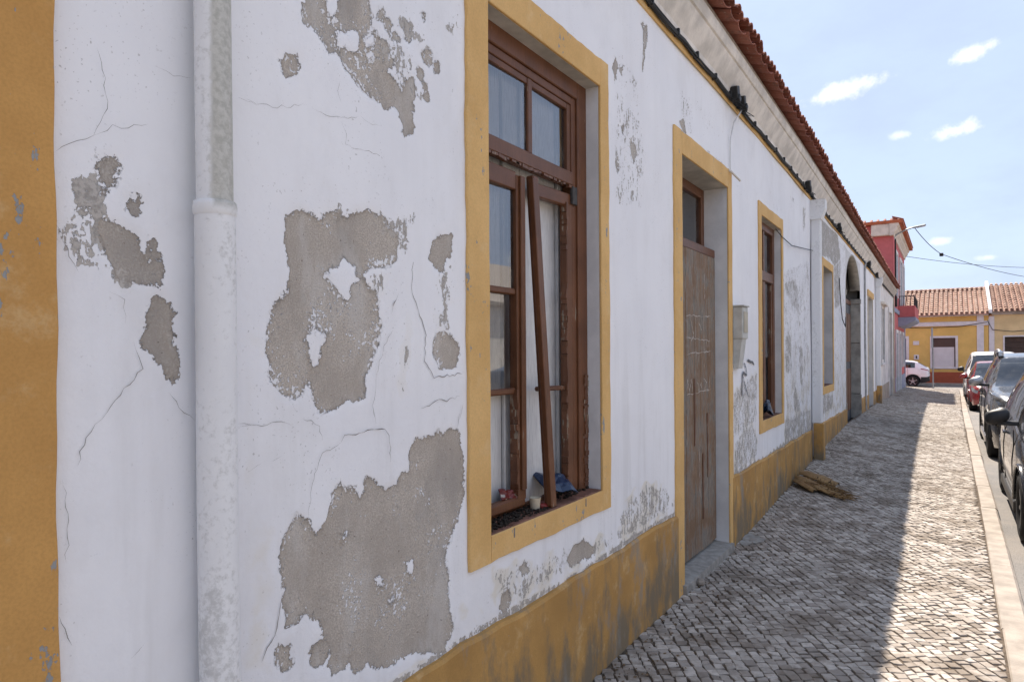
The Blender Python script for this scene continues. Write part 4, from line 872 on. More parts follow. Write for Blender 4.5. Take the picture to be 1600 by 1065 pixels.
b=MB(); b.lathe([(.034,0),(.036,.006),(.036,.014),(.030,.018),(0,.018)],(X0-.055,2.62,.9045),n=20); b.v=[(x-.004,y+.05,z) for x,y,z in b.v]; tag(b.build('tin_lid',simple('red_tin',(.25,.03,.025),.4,.5,.3,40.0,.1)),'red tin lid lying beside the cup on the near sill','lid')
b=MB()
for i in range(260):
    y=2.175+.5*random.random()**1.3; x=X0-.012-.10*random.random(); l=.006+.016*random.random(); b.box(x-l/2,x+l/2,y-.003,y+.003,.902,.905+.009*random.random(),0,Matrix.Rotation(random.random()*6,3,'Z')@Matrix.Rotation((random.random()-.5)*1.2,3,'X'))
for i in range(60):
    y=2.85+.3*random.random(); x=X0-.05-.08*random.random(); l=.006+.014*random.random(); b.box(x-l/2,x+l/2,y-.003,y+.003,.903,.906+.01*random.random(),0,Matrix.Rotation(random.random()*6,3,'Z'))
tag(b.build('window_litter',simple('rotten_litter',(.045,.035,.028),.9,.2,.6,60.0,0)),'dark splinters and leaf litter scattered on the near window sill','litter',None,'stuff')
crumple('blue_rag',X0-.13,7.25,1.02,.25,.30,.10,(.2,.1,.3),packet_mat('blue_cloth',(.010,.016,.035),(.03,.045,.075),.6),'dark blue rag heaped on the second window sill','rag',5)
# dried palm sheath lying by the plinth
PS=empty('palm_frond',(-1.25,8.25,zw(8.3)),'dried brown palm sheath lying on the paving against the plinth','palm frond')
pm=wood_mat('dry_palm_fibre',(.20,.115,.045),(.34,.21,.085),bare=(.10,.06,.035),chip=.56,ax='y',rough=.8)
def frond(pth,w,thk,seed):
    r=random.Random(seed); vs=[];fs=[]; n=len(pth); mm=7
    for i,(x,y,h) in enumerate(pth):
        a=Vector(pth[min(i+1,n-1)][:2])-Vector(pth[max(i-1,0)][:2]); a.normalize(); s=Vector((-a.y,a.x)); ww=w*(.35+.65*math.sin(math.pi*min(.98,(i+.6)/n)))
        for j in range(mm):
            t=j/(mm-1)-.5; X,Y=x+s.x*t*ww,y+s.y*t*ww; base=gz(min(X,-.2),Y)
            vs.append((X,Y,base+.010+h*.8+thk*.6*(1-4*t*t)+.014*r.random())); 
    N=len(vs); vs+= [(v[0],v[1],v[2]-.008) for v in vs]
    for i in range(n-1):
        for j in range(mm-1):
            q=i*mm+j; fs.append((q,q+1,q+mm+1,q+mm)); fs.append((N+q,N+q+mm,N+q+mm+1,N+q+1))
    b=MB(); b.add(vs,fs,True); return b.build('leaf_sheath',pm,PS)
frond([(-1.42,8.28,.07),(-1.36,8.20,.075),(-1.27,8.11,.06),(-1.16,8.02,.045),(-1.06,7.95,.025),(-.96,7.90,.005)],.17,.035,1)
frond([(-1.44,8.40,.10),(-1.36,8.40,.115),(-1.25,8.37,.09),(-1.13,8.33,.06),(-1.03,8.30,.03)],.22,.05,2)
frond([(-1.45,8.22,.04),(-1.38,8.10,.05),(-1.30,8.00,.045),(-1.20,7.90,.02)],.11,.03,3)
frond([(-1.43,8.52,.06),(-1.33,8.56,.07),(-1.22,8.56,.05),(-1.12,8.52,.03)],.14,.03,4)
b=MB()
for i in range(190):
    a=random.random(); x=-1.46+.55*a+.05*random.random(); y=8.30-.40*a+(random.random()-.5)*.35; z=gz(x,y)+.03*(1-a)+.06*random.random()*(1-a); L=.08+.12*random.random(); dr=Vector((.8,-.55+(random.random()-.5)*.7,(random.random()-.5)*.3)).normalized()
    p0=Vector((x,y,z+.012)); p1=p0+dr*L; p1.z=max(p1.z,gz(p1.x,p1.y)+.008); b.tube([p0,(p0+p1)/2+Vector((0,0,.008)),p1],[.004,.0035,.001],4)
tag(b.build('fibre_strands',pm,PS),kind='stuff')
b=MB()
for i in range(420):
    y=3.0+10*random.random()**1.4; x=xw(y)+.03+abs(random.gauss(0,.16)); x=min(x,xk(y)-.05); z=gz(x,y)+.004; l=.004+.010*random.random(); w_=l*(.4+.5*random.random())
    Rm=Matrix.Rotation(random.random()*6.3,3,'Z')@Matrix.Rotation((random.random()-.5)*.8,3,'X'); b.add([tuple(Rm@Vector(v)+Vector((x,y,z))) for v in ((-l,-w_*.3,0),(0,-w_,.001),(l,0,.002),(0,w_,.001),(-l*.2,0,.004))],[(0,1,4),(1,2,4),(2,3,4),(3,0,4),(0,3,2,1)])
tag(b.build('pavement_litter',simple('dry_leaf_litter',(.17,.12,.075),.9,.2,.5,40.0,0)),'dry leaf crumbs and grit scattered along the foot of the wall','litter',None,'stuff')
# ------------------------------------------------------------------ second low house
H2=empty('cream_house',(X0+bend(27),27,zw(27)),'small cream low house with beige plinth between old house and pink house','house')
cm=simple('cream_wall_plaster',(.78,.75,.70),.88,.2,.18,2.5,.5,40.0); bm_=simple('beige_quoin_plaster',(.46,.39,.31),.88,.2,.22,3.0,.5,40.0)
b=MB()
for a,c,z0_,z1_ in ((23.2,23.85,-.4,3.67),(25.05,27.5,-.4,3.67),(29.2,30.8,-.4,3.67),(23.85,25.05,-.4,1.3),(23.85,25.05,2.92,3.67),(27.5,29.2,2.95,3.67)): b.box(X0-.35,X0,a,c,z0_,z1_)
b.box(-7,X0-.7,23.3,30.8,-.4,3.67); b.bent().build('wall',cm,H2)
b=MB(); b.box(X0+.001,X0+.02,23.2,27.5,-.3,.50,.004); b.box(X0+.001,X0+.02,29.2,30.35,-.3,.50,.004); b.bent().build('plinth',bm_,H2)
b=MB(); b.box(X0+.001,X0+.03,30.4,30.8,-.4,3.66,.006); b.bent().build('quoin',bm_,H2)
b=MB(); b.box(X0-.2,X0-.15,23.85,25.05,1.3,2.92,.004); w=b.bent().build('window',simple('dark_shutter_paint',(.05,.055,.06),.5,.4,.2,8.0,.2),H2)
b=MB(); b.box(X0+.001,X0+.03,23.70,23.85,1.2,3.0,.004); b.box(X0+.001,X0+.03,25.05,25.2,1.2,3.0,.004); b.box(X0+.001,X0+.05,23.7,25.2,1.13,1.2,.004); b.bent().build('surround',M['reveal'],w)
b=MB(); b.box(X0+.001,X0+.12,23.62,25.3,3.002,3.09,.01); b.bent().build('hood',M['cornice'],w)
b=MB(); b.box(X0-.22,X0-.16,27.5,29.2,-.3,2.95,.004); w=b.bent().build('door',simple('taupe_door_paint',(.30,.26,.22),.6,.35,.25,5.0,.3),H2)
b=MB(); b.box(X0+.001,X0+.03,27.33,27.5,-.3,3.1,.004); b.box(X0+.001,X0+.03,29.2,29.37,-.3,3.1,.004); b.box(X0+.001,X0+.03,27.501,29.199,2.95,3.1,.004); b.bent().build('surround',cm,w)
cornice(H2,23.2,30.8,simple('grey_cornice_plaster',(.52,.48,.42),.9,.2,.25,4.0,.6,45.0),16)
roof(H2,23.25,30.75,4.03)
# ------------------------------------------------------------------ pink two-storey house
PX=-1.80
PH=empty('pink_house',(PX,35,zw(35)),'two storey pink house with terracotta eaves and a balcony past the low white houses','house')
pk=simple('pink_render',(.54,.15,.15),.88,.2,.12,3.0,.4,40.0); gb=simple('blue_grey_trim',(.29,.31,.40),.85,.25,.15,4.0,.3,40.0); lc=simple('cream_moulding',(.66,.58,.50),.88,.2,.15,4.0,.4,40.0); tf=simple('terracotta_fascia',(.40,.115,.055),.85,.25,.2,6.0,.4,40.0)
b=MB()
b.box(-8,PX,31.0,39.6,-.9,6.59); b.build('wall',pk,PH)
b=MB(); b.prism([(PX-.1,6.12),(PX+.04,6.14),(PX+.06,6.25),(PX+.15,6.38),(PX+.16,6.46),(PX+.22,6.50),(PX+.22,6.60),(PX-.1,6.60)],'y',30.78,39.8); b.box(-2.55,PX-.101,30.80,31.02,6.14,6.60,.02); b.build('cornice',lc,PH)
b=MB(); b.add([(PX+.36,30.75,6.60),(PX+.36,39.98,6.60),(-8.2,39.98,6.60),(-8.2,30.90,6.60),(PX+.36,30.75,6.72),(PX+.36,39.98,6.72),(-8.2,39.98,6.72),(-8.2,30.90,6.72),(-4.6,34.5,7.15),(-4.6,36.5,7.15)],[(0,1,2,3),(0,4,5,1),(1,5,6,2),(2,6,7,3),(3,7,4,0),(4,8,9,5),(5,9,6),(6,9,8,7),(7,8,4)]); R=b.build('roof',tf,PH)
for i in range(42):
    o=bpy.data.objects.new('roof_tile',COV); COL.objects.link(o); o.parent=R; org=Vector((PX+.38,30.80+i*.22,6.70)); o.location=org-WO[R.name]; WO[o.name]=org; o.rotation_euler=(0,.35,(random.random()-.5)*.05)
for i in range(24):
    o=bpy.data.objects.new('roof_tile',COV); COL.objects.link(o); o.parent=R; org=Vector((PX+.2-i*.24,30.86,6.69)); o.location=org-WO[R.name]; WO[o.name]=org; o.rotation_euler=(0,.35,-math.pi/2+(random.random()-.5)*.05)
b=MB(); b.box(PX+.001,PX+.03,31.0,31.5,-.8,6.1,.006); b.build('corner_pilaster',pk,PH)
b=MB(); b.box(PX+.001,PX+.035,39.1,39.6,-.8,3.1,.006); b.build('corner_pilaster',gb,PH)
b=MB(); b.box(PX+.001,PX+.025,31.5,39.1,-.8,.45,.006); b.build('plinth',gb,PH)
b=MB(); b.box(PX+.001,PX+.06,31.0,39.6,3.12,3.30,.01); b.build('string_course',gb,PH)
for a,c,z0_,z1_ in ((32.2,33.4,3.9,5.6),(35.2,36.6,3.35,5.6),(37.6,38.7,3.9,5.6),(32.2,33.3,-.4,2.3),(34.4,35.4,-.4,2.3),(36.8,37.9,.9,2.3)):
    b=MB(); b.box(PX+.002,PX+.02,a,c,z0_,z1_,.004); w=b.build('window' if z0_>0 else 'door',gb,PH)
    b=MB(); b.box(PX+.003,PX+.06,a-.14,a,z0_-.1,z1_+.14,.006); b.box(PX+.003,PX+.06,c,c+.14,z0_-.1,z1_+.14,.006); b.box(PX+.003,PX+.06,a,c,z1_,z1_+.14,.006); b.build('surround',M['reveal'],w)
    b=MB(); b.box(PX+.021,PX+.028,a+.12,(a+c)/2-.05,z0_+.15,z1_-.12,.002); b.box(PX+.021,PX+.028,(a+c)/2+.05,c-.12,z0_+.15,z1_-.12,.002); b.build('pane',simple('dark_pane',(.03,.035,.04),.1,.6,.1,5.0,0),w)
b=MB(); b.prism([(PX,2.62),(PX+.30,2.68),(PX+.62,2.86),(PX+.66,2.90),(PX+.66,3.02),(PX,3.02)],'y',34.2,38.6); bal=b.build('balcony',gb,PH)
b=MB(); b.box(PX+.56,PX+.64,34.25,38.55,3.021,3.52,.01); b.box(PX,PX+.56,34.25,34.33,3.021,3.52,.01); b.box(PX,PX+.56,38.47,38.55,3.021,3.52,.01); b.build('parapet',pk,bal)
b=MB()
for i in range(26): b.box(PX+.59,PX+.61,34.3+i*.165,34.32+i*.165,3.521,3.92)
for i in range(4): b.box(PX+.05+i*.14,PX+.07+i*.14,34.28,34.30,3.521,3.92)
b.box(PX+.58,PX+.62,34.26,38.55,3.921,3.95); b.box(PX,PX+.62,34.27,34.31,3.921,3.95); b.build('railing',M['iron'],bal)
b=MB(); b.tube([(PX+.05,31.75,6.1),(PX+.05,31.75,3.4)],.03,8); b.box(PX+.01,PX+.10,31.6,31.9,3.35,3.75,.01); tag(b.build('service_cables',M['black']),'black service cables running down the corner of the pink house','cable')
# street lamp on the corner
SL=empty('street_lamp',(PX,31.6,6.2),'grey wall-mounted street lamp arm on the corner of the pink house','street lamp')
gm=simple('galvanised_steel',(.30,.33,.35),.45,.5,.2,10.0,.1,metal=.6)
b=MB(); b.tube([(PX+.03,31.6,6.18),(PX+.15,31.6,6.28),(PX+.40,31.6,6.40),(PX+.68,31.6,6.48)],.03,10); b.build('arm',gm,SL)
b=MB(); b.box(PX+.66,PX+1.13,31.53,31.67,6.47,6.545,.03,Matrix.Rotation(-.14,3,'Y')); h=b.build('lamp_head',gm,SL)
b=MB(); b.box(PX+.80,PX+1.10,31.55,31.65,6.462,6.476,.004,Matrix.Rotation(-.14,3,'Y')); b.build('lens',M['reveal'],h)
b=MB(); b.box(PX+.001,PX+.035,31.5,31.7,6.05,6.3,.006); b.build('wall_bracket',gm,SL)
def sagwire(name,a,c,sag,label,r=.012,extra=None):
    a,c=Vector(a),Vector(c); P=[]
    for i in range(25):
        t=i/24; p=a.lerp(c,t); p.z-=sag*4*t*(1-t); P.append(p)
    b=MB(); b.tube(P,r,5); o=empty(name,a,label,'cable'); b.build('strand',M['black'],o)
    if extra: 
        p=P[extra]; b=MB(); b.box(p.x-.07,p.x+.07,p.y-.08,p.y+.08,p.z-.07,p.z+.05,.02); b.build('splice',M['black'],o)
def polywire(a,label,r,splice=None):
    P=[]
    for k in range(len(a)-1):
        u,v=Vector(a[k]),Vector(a[k+1])
        for q in range(8): 
            t=q/8; w=u.lerp(v,t); w.z-=.10*4*t*(1-t); P.append(w)
    P.append(Vector(a[-1])); o=empty('overhead_cable',a[0],label,'cable'); b=MB(); b.tube(P,r,5); b.build('strand',M['black'],o)
    if splice: x,y,z=splice; b=MB(); b.box(x-.08,x+.08,y-.10,y+.10,z-.09,z+.05,.02); b.build('splice_box',M['black'],o)
polywire([(PX+.75,31.6,6.43),(-.198,37,5.974),(3.7,48,5.68),(8.0,58,5.6)],'overhead power cable with a splice box sagging from the street lamp',.015,(-.198,37,5.97))
polywire([(PX+.05,39.4,6.28),(3.68,48,6.19),(8.5,58,6.3)],'overhead power cable from the far corner of the pink house',.013)
# signpost
SPO=empty('sign_post',(-.60,40.2,gz(-.6,40.2)),'plain grey signpost with a narrow edge-on plate at the pavement end','sign post')
zb=gz(-.6,40.2); b=MB(); b.tube([(-.60,40.2,zb-.05),(-.63,40.2,zb+3.05)],.035,10); b.build('post',gm,SPO)
b=MB(); b.box(-.675,-.615,39.92,40.16,zb+2.05,zb+3.0,.006); b.build('sign_plate',simple('sign_back_grey',(.42,.42,.45),.5,.5,.1,6.0,0),SPO)
# ------------------------------------------------------------------ houses across the end
YF=49.0
def far_tiles(parent,x0,x1,z0,z1,depth,m,sp=.255,rows=13):
    b=MB(); x=x0
    nseg=5
    while x<x1-.1:
        for r_ in range(rows):
            t0,t1=r_/rows,(r_+1)/rows
            for k,(t,lift) in enumerate(((t0,.045),(t1+.02,.0))):
                pass
            vs=[];fs=[]
            for (t,lift,rad) in ((t0,.075,.092),(t1+.015,.012,.070)):
                yy=YF-.35+(depth+.35)*t; zz=z0+(z1-z0)*t+lift
                for i in range(nseg+1):
                    q=math.pi*i/nseg; vs.append((x+.09-rad*math.cos(q)+(random.random()-.5)*.006,yy,zz+rad*math.sin(q)))
            N=nseg+1
            for i in range(nseg): fs.append((i,i+1,N+i+1,N+i))
            fs.append(tuple(range(N))); b.add(vs,fs,True)
        x+=sp
    tag(b.build('roof_tiles',m,parent,False),kind='stuff')
def tile_far(name,c0,c1):
    m,nt,b=newmat(name,.85,.2); p=wpos(nt); v=nd(nt,'ShaderNodeTexVoronoi',Vector=mapv(nt,p,(4,2.5,6)),Scale=1.0).outputs['Color']
    n=noise(nt,p,5.0,6.0,.65); f=nd(nt,'ShaderNodeSeparateColor',Color=v).outputs[0]; c=mixc(nt,f,c0,c1); c=mixc(nt,ma(nt,'MULTIPLY',sstep(nt,n,.45,.7),.5),c,(.16,.09,.06)); lk(nt,c,b.inputs['Base Color']); return m
YH=empty('yellow_house',(-3,YF,-.6),'yellow low house with white trim and pale clay roof across the end of the street','house')
yl=simple('yellow_render',(.72,.47,.15),.88,.2,.10,1.5,.3,30.0); wh=simple('white_trim_paint',(.70,.66,.66),.85,.25,.1,4.0,.3,40.0); rd=simple('brick_red_dado',(.36,.095,.05),.88,.2,.15,2.0,.3,30.0)
b=MB(); wx0,wx1,wz0,wz1=-.75,.42,.56,2.31
for a,c,z0_,z1_ in ((-14,-3.1,-.9,3.62),(-2.15,wx0,-.9,3.62),(wx1,2.06,-.9,3.62),(wx0,wx1,-.9,wz0),(wx0,wx1,wz1,3.62),(-3.1,-2.15,2.3,3.62)): b.box(a,c,YF,YF+.4,z0_,z1_)
b.box(-14,2.06,YF+.8,YF+8,-.9,3.5); b.build('wall',yl,YH)
b=MB(); b.box(-14,-3.1,YF-.02,YF-.001,-.9,.245,.004); b.box(-2.15,1.49,YF-.02,YF-.001,-.9,.245,.004); b.build('dado',rd,YH)
b=MB(); b.box(-14,2.06,YF-.09,YF-.001,3.02,3.28,.02); b.build('string_course',wh,YH)
b=MB(); b.box(-14,2.06,YF-.14,YF-.001,3.60,3.72,.02); b.build('cornice',wh,YH)
for a,c in ((1.49,1.83),): 
    b=MB(); b.box(a,c,YF-.05,YF-.001,-.9,3.019,.006); b.box(a,c,YF-.05,YF-.001,3.281,3.599,.006); b.build('pilaster',wh,YH)
b=MB(); b.box(wx0-.13,wx0,YF-.05,YF+.1,wz0-.12,wz1+.12,.006); b.box(wx1,wx1+.13,YF-.05,YF+.1,wz0-.12,wz1+.12,.006); b.box(wx0,wx1,YF-.05,YF+.1,wz1,wz1+.12,.006); b.box(wx0,wx1,YF-.07,YF+.1,wz0-.12,wz0,.006); w=b.build('window',wh,YH)
b=MB(); b.box(wx0,wx1-.06,YF+.06,YF+.09,wz0,1.75,.002); b.build('roller_blind',simple('pale_blind',(.66,.62,.62),.7,.3,.05,4.0,0),w)
b=MB(); b.box(wx0,wx1,YF+.11,YF+.13,wz0,wz1); b.build('pane',simple('dim_far_window',(.09,.05,.04),.3,.4,.1,3.0,0),w)
b=MB(); b.box(-3.1,-2.15,YF+.15,YF+.2,-.7,2.3,.004); w=b.build('door',simple('dark_far_door',(.045,.025,.02),.5,.4,.2,4.0,0),YH)
b=MB(); b.box(-2.15,-2.0,YF-.05,YF+.1,-.7,2.45,.006); b.box(-3.25,-3.1,YF-.05,YF+.1,-.7,2.45,.006); b.box(-3.1,-2.15,YF-.05,YF+.1,2.3,2.45,.006); b.build('surround',wh,w)
b=MB(); b.box(-1.78,-1.46,YF-.04,YF-.001,1.90,2.14,.006); b.build('wall_plaque',wh,YH)
b=MB(); b.box(-1.74,-1.47,YF-.06,YF-.001,1.00,1.30,.006); w=b.build('meter_cover',wh,YH)
b=MB(); b.box(-1.64,-1.56,YF-.066,YF-.0605,1.06,1.24,.002); b.build('meter_dial',M['iron'],w)
b=MB(); b.add([(-14,YF-.4,3.70),(2.06,YF-.4,3.70),(2.06,YF+4.2,5.46),(-14,YF+4.2,5.46),(2.06,YF+9,3.7),(-14,YF+9,3.7),(-14,YF-.4,3.64),(2.06,YF-.4,3.64)],[(0,1,2,3),(3,2,4,5),(6,7,1,0)]); R=b.build('roof',M['terra'],YH)
far_tiles(R,-6.5,2.02,3.72,5.50,4.2,tile_far('pale_clay_tiles',(.44,.30,.23),(.60,.46,.38)))
b=MB()
for i in range(22): b.tube([(-6.5+i*.4,YF+4.2,5.50),(-6.5+i*.4+.42,YF+4.2,5.515)],.11,8)
b.build('ridge_tiles',M['terra'],R)
BH=empty('beige_house',(6,YF,-.6),'beige yellow house with darker clay roof and wide dark opening at right edge','house')
by=simple('beige_yellow_render',(.72,.54,.29),.88,.2,.12,1.5,.3,30.0)
b=MB()
for a,c,z0_,z1_ in ((2.26,2.83,-.9,3.7),(5.6,14,-.9,3.7),(2.83,5.6,2.32,3.7),(2.83,5.6,-.9,-.55)): b.box(a,c,YF+.02,YF+.42,z0_,z1_)
b.box(2.3,14,YF+.9,YF+8,-.9,3.5); b.build('wall',by,BH)
b=MB(); b.box(2.08,2.34,YF-.04,YF+.019,-.9,3.55,.006); b.build('pilaster',wh,BH)
b=MB(); b.box(2.75,2.83,YF-.03,YF+.1,-.6,2.40,.006); b.box(2.83,5.6,YF-.03,YF+.1,2.32,2.40,.006); b.box(5.6,5.68,YF-.03,YF+.1,-.6,2.40,.006); w=b.build('garage_opening',wh,BH)
for i in range(9):
    b=MB(); b.box(2.831,5.599,YF+.18,YF+.22,-.55+i*.318,-.55+i*.318+.31,.01); b.build('shutter_slat',simple('brown_roller_shutter',(.07,.045,.035),.6,.3,.2,5.0,0) if i==0 else bpy.data.materials['brown_roller_shutter'],w)
b=MB(); b.box(2.2,14,YF-.12,YF+.0199,3.62,3.80,.02); b.build('cornice',simple('grey_far_cornice',(.45,.40,.36),.88,.2,.2,3.0,.3),BH)
b=MB(); b.add([(2.2,YF-.4,3.80),(14,YF-.4,3.80),(14,YF+4.2,5.66),(2.2,YF+4.2,5.66),(14,YF+9,3.7),(2.2,YF+9,3.7)],[(0,1,2,3),(3,2,4,5)]); R=b.build('roof',M['terra'],BH)
far_tiles(R,2.3,9.5,3.82,5.70,4.2,tile_far('dark_clay_tiles',(.27,.16,.12),(.46,.32,.255)))
b=MB(); b.prism([(YF-.5,3.72),(YF-.5,3.92),(YF+4.3,5.98),(YF+8,4.4),(YF+8,3.7)],'x',2.06,2.22); b.build('parapet',wh,BH)
b=MB(); b.tube([(2.0,YF-.08,3.3),(2.25,YF-.08,2.75),(3.2,YF-.08,2.62),(4.4,YF-.08,2.72),(6,YF-.08,2.9)],.018,5); b.tube([(-3,YF-.12,3.0),(-1.2,YF-.12,2.92),(.6,YF-.12,2.97),(2.0,YF-.1,3.2)],.018,5); tag(b.build('facade_cable',M['black']),'black cable looping along the far yellow and beige facades','cable')
# house across the road, seen only as a reflection in the panes
OH=empty('opposite_house',(9.6,6,0),'low white house across the road mirrored in the window panes','house')
b=MB(); b.box(9.6,16,-22,38,-.5,3.5); b.build('wall',cm,OH)
b=MB(); b.box(9.58,9.599,-22,38,-.5,.55); b.build('plinth',M['plinth'],OH)
for y in range(-20,37,5):
    b=MB(); b.box(9.55,9.598,y,y+1.1,.9,2.6,.01) if y%10 else b.box(9.55,9.598,y,y+1.2,.05,2.5,.01); w=b.build('window' if y%10 else 'door',M['brown'],OH)
b=MB(); b.add([(9.3,-22.3,3.5),(9.3,38.3,3.5),(12.8,38.3,5.0),(12.8,-22.3,5.0),(16.3,38.3,3.5),(16.3,-22.3,3.5),(9.3,-22.3,3.4),(9.3,38.3,3.4)],[(0,1,2,3),(3,2,4,5),(6,7,1,0)]); b.build('roof',M['mortar'],OH)
# ------------------------------------------------------------------ parked cars
M['tyre']=simple('tyre_rubber',(.018,.018,.019),.75,.3,.3,20.0,.2,obj=True)
M['rim']=simple('alloy_rim',(.42,.43,.44),.35,.5,.15,20.0,0,metal=.8,obj=True)
M['plastic']=simple('black_car_plastic',(.022,.022,.024),.5,.4,.2,20.0,.1,obj=True)
M['chrome']=simple('silver_trim',(.55,.56,.58),.25,.5,.1,20.0,0,metal=.9,obj=True)
M['carglass']=glass('car_glass',(.16,.19,.20),1.9,.035)
M['lens']=paint('headlamp_lens',(.46,.47,.48),.12,1.0,.55)
M['redlens']=simple('red_lamp_lens',(.28,.012,.016),.15,.6,.2,20.0,0,obj=True)
M['plate']=simple('number_plate',(.68,.68,.64),.5,.4,.05,10.0,0,obj=True)
M['under']=simple('car_underside',(.012,.012,.012),.9,.2,.2,10.0,0,obj=True)
def smooth_interp(pts):
    xs=np.array([p[0] for p in pts],float); ys=np.array([p[1] for p in pts],float)
    h=np.diff(xs); d=np.diff(ys)/h; m=np.zeros(len(xs)); m[0]=d[0]; m[-1]=d[-1]
    for i in range(1,len(xs)-1): m[i]=0 if d[i-1]*d[i]<=0 else 2*d[i-1]*d[i]/(d[i-1]+d[i])
    def f(x):
        i=int(np.clip(np.searchsorted(xs,x)-1,0,len(h)-1)); t=(x-xs[i])/h[i]; t=min(max(t,0),1)
        return (2*t**3-3*t**2+1)*ys[i]+(t**3-2*t**2+t)*h[i]*m[i]+(-2*t**3+3*t**2)*ys[i+1]+(t**3-t**2)*h[i]*m[i+1]
    return f
def make_car(name,label,spec,loc,rotz,group):
    L,Wd=spec['L'],spec['W']; fa,wb,wr=spec['fa'],spec['wb'],spec['wr']
    top=smooth_interp(spec['top']); belt=smooth_interp(spec['belt']); hw=smooth_interp([(0,.60*Wd/2),(.06,.76*Wd/2),(.22,.90*Wd/2),(.6,.975*Wd/2),(1.2,Wd/2),(L-1.2,Wd/2),(L-.5,.965*Wd/2),(L-.15,.89*Wd/2),(L-.04,.80*Wd/2),(L,.68*Wd/2)])
    bot=smooth_interp([(0,.34),(.12,.22),(.5,.19),(L-.5,.22),(L-.12,.28),(L,.42)])
    C=empty(name,loc,label,'car',group); C.rotation_euler=(0,0,rotz); 
    ts=[]
    t=0
    while t<L: ts.append(t); t+=.012 if t<.1 or t>L-.12 else .035
    ts.append(L)
    ax=(fa,fa+wb)
    def ring(t):
        w=hw(t); zt=top(t); zb=min(belt(t),zt-.015); b0=bot(t); zarch=b0
        for a in ax:
            d=abs(t-a); R=wr+.06
            if d<R: zarch=max(zarch,wr+math.sqrt(R*R-d*d))
        gh=max(0,zt-zb); k=min(1,gh/.5); wrf=w*(.90-.17*k)
        zs=lambda f:b0+(zb-b0)*f
        P=[]
        for (ww,z) in ((w*.955,b0),(w*.985,zs(.18)),(w*1.0,zs(.42)),(w*1.0,zs(.62)),(w*.985,zs(.80)),(w*.965,zs(.93)),(w*.945,zb)): P.append([ww,max(z,zarch)])
        rh=min(.07,gh*.35)
        x0=w*.945
        for f in (.06,.5,.94): P.append([x0+(wrf-x0)*f-0.0+.02*k*math.sin(f*math.pi),zb+(zt-rh-zb)*f])
        P+= [[wrf*.955,zt-rh*.42],[wrf*.80,zt-rh*.10],[wrf*.40,zt-.0],[0,zt+.006]]
        return P
    rings=[ring(t) for t in ts]; n=len(rings[0])
    verts={}; 
    def V(i,j,s,off=0.0):
        p=rings[i][j]; return (s*(p[0]+(off if j<10 else 0)),-ts[i],p[1]+(off if j>=9 else 0))
    zones={}
    ws0,ws1=spec['ws']; rw0,rw1=spec['rw']; sides=spec['side']
    for i in range(len(ts)-1):
        tm=(ts[i]+ts[i+1])/2
        for j in range(n-1):
            for s in (1,-1):
                z='body'
                if j in (7,8) or (j==6 and False):
                    for q,(a,c) in enumerate(sides):
                        if a<tm<c: z='side_window%d%s'%(q,'l' if s>0 else 'r')
                if j>=10 and ws0<tm<ws1: z='windscreen'
                if j>=10 and rw0<tm<rw1: z='rear_window'
                if spec['hl'][0]<tm<spec['hl'][1] and j in spec.get('hlj',(4,5)): z='headlight%s'%('l' if s>0 else 'r')
                if L-spec['tl'][0]<tm<L-spec['tl'][1] and j in spec.get('tlj',(4,5)): z='tail_light%s'%('l' if s>0 else 'r')
                if spec.get('rb') and j in (0,1) and tm>fa+wb+wr+.05: z='rear_bumper'
                zones.setdefault(z,[]).append((i,j,s))
    def loc2(vs): 
        return [(x,y,z) for x,y,z in vs]
    def emit(key,nm,m,parent):
        ids={};vs=[];fs=[]
        for i,j,s in zones[key]:
            f=[]
            for a,b_ in ((i,j),(i+1,j),(i+1,j+1),(i,j+1)):
                k=(a,b_,s if b_<n-1 else 1)
                if k not in ids: ids[k]=len(vs); vs.append(V(a,b_,s))
                f.append(ids[k])
            f=list(dict.fromkeys(f)); fs.append(tuple(f if s>0 else f[::-1]))
        b=MB(); b.add(vs,fs,True)
        if key=='body':
            for i,rev in ((0,False),(len(ts)-1,True)):
                lp=[V(i,j,1) for j in range(n)]+[V(i,j,-1) for j in range(n-2,-1,-1)]; b.add(lp,[tuple(range(len(lp)))[::-1 if rev else 1]],False)
        return cbuild(b,nm,m,parent)
    def cbuild(b,nm,m,parent,rc=True):
        me=bpy.data.meshes.new(nm); a=np.array(b.v); 
        base=parent.get('_o') if parent is not C else None
        org=np.array([(a[:,0].min()+a[:,0].max())/2,(a[:,1].min()+a[:,1].max())/2,a[:,2].min()])
        me.from_pydata((a-org).tolist(),[],b.f); me.polygons.foreach_set('use_smooth',b.sm)
        if rc:
            bm=bmesh.new(); bm.from_mesh(me); bmesh.ops.remove_doubles(bm,verts=bm.verts,dist=1e-5); bmesh.ops.recalc_face_normals(bm,faces=bm.faces); bm.to_mesh(me); bm.free()
        me.materials.append(m); o=bpy.data.objects.new(nm,me); COL.objects.link(o); o.parent=parent; po=CO.get(parent.name,np.zeros(3)); o.location=Vector(org-po); CO[o.name]=org; return o
    CO={}
    body=emit('body','body',spec['paint'],C)
    for k in zones:
        if k=='body': continue
        nm='side_window' if k.startswith('side') else k
        mm=M['plastic'] if k=='rear_bumper' else M['lens'] if k.startswith('head') else M['redlens'] if k.startswith('tail') else M['carglass']
        if k.startswith('tail'): nm='tail_light'
        if k.startswith('head'): nm='headlight'
        emit(k,nm,mm,C)
    # dark inner shell behind the glass
    b=MB(); b.box(-Wd*.40,Wd*.40,-(L-.30),-.30,.24,.50,.05); b.box(-Wd*.43,Wd*.43,-(L-.75),-(spec['ws'][0]+.15),.45,belt(L*.5)-.06,.04); cbuild(b,'underbody',M['under'],C)
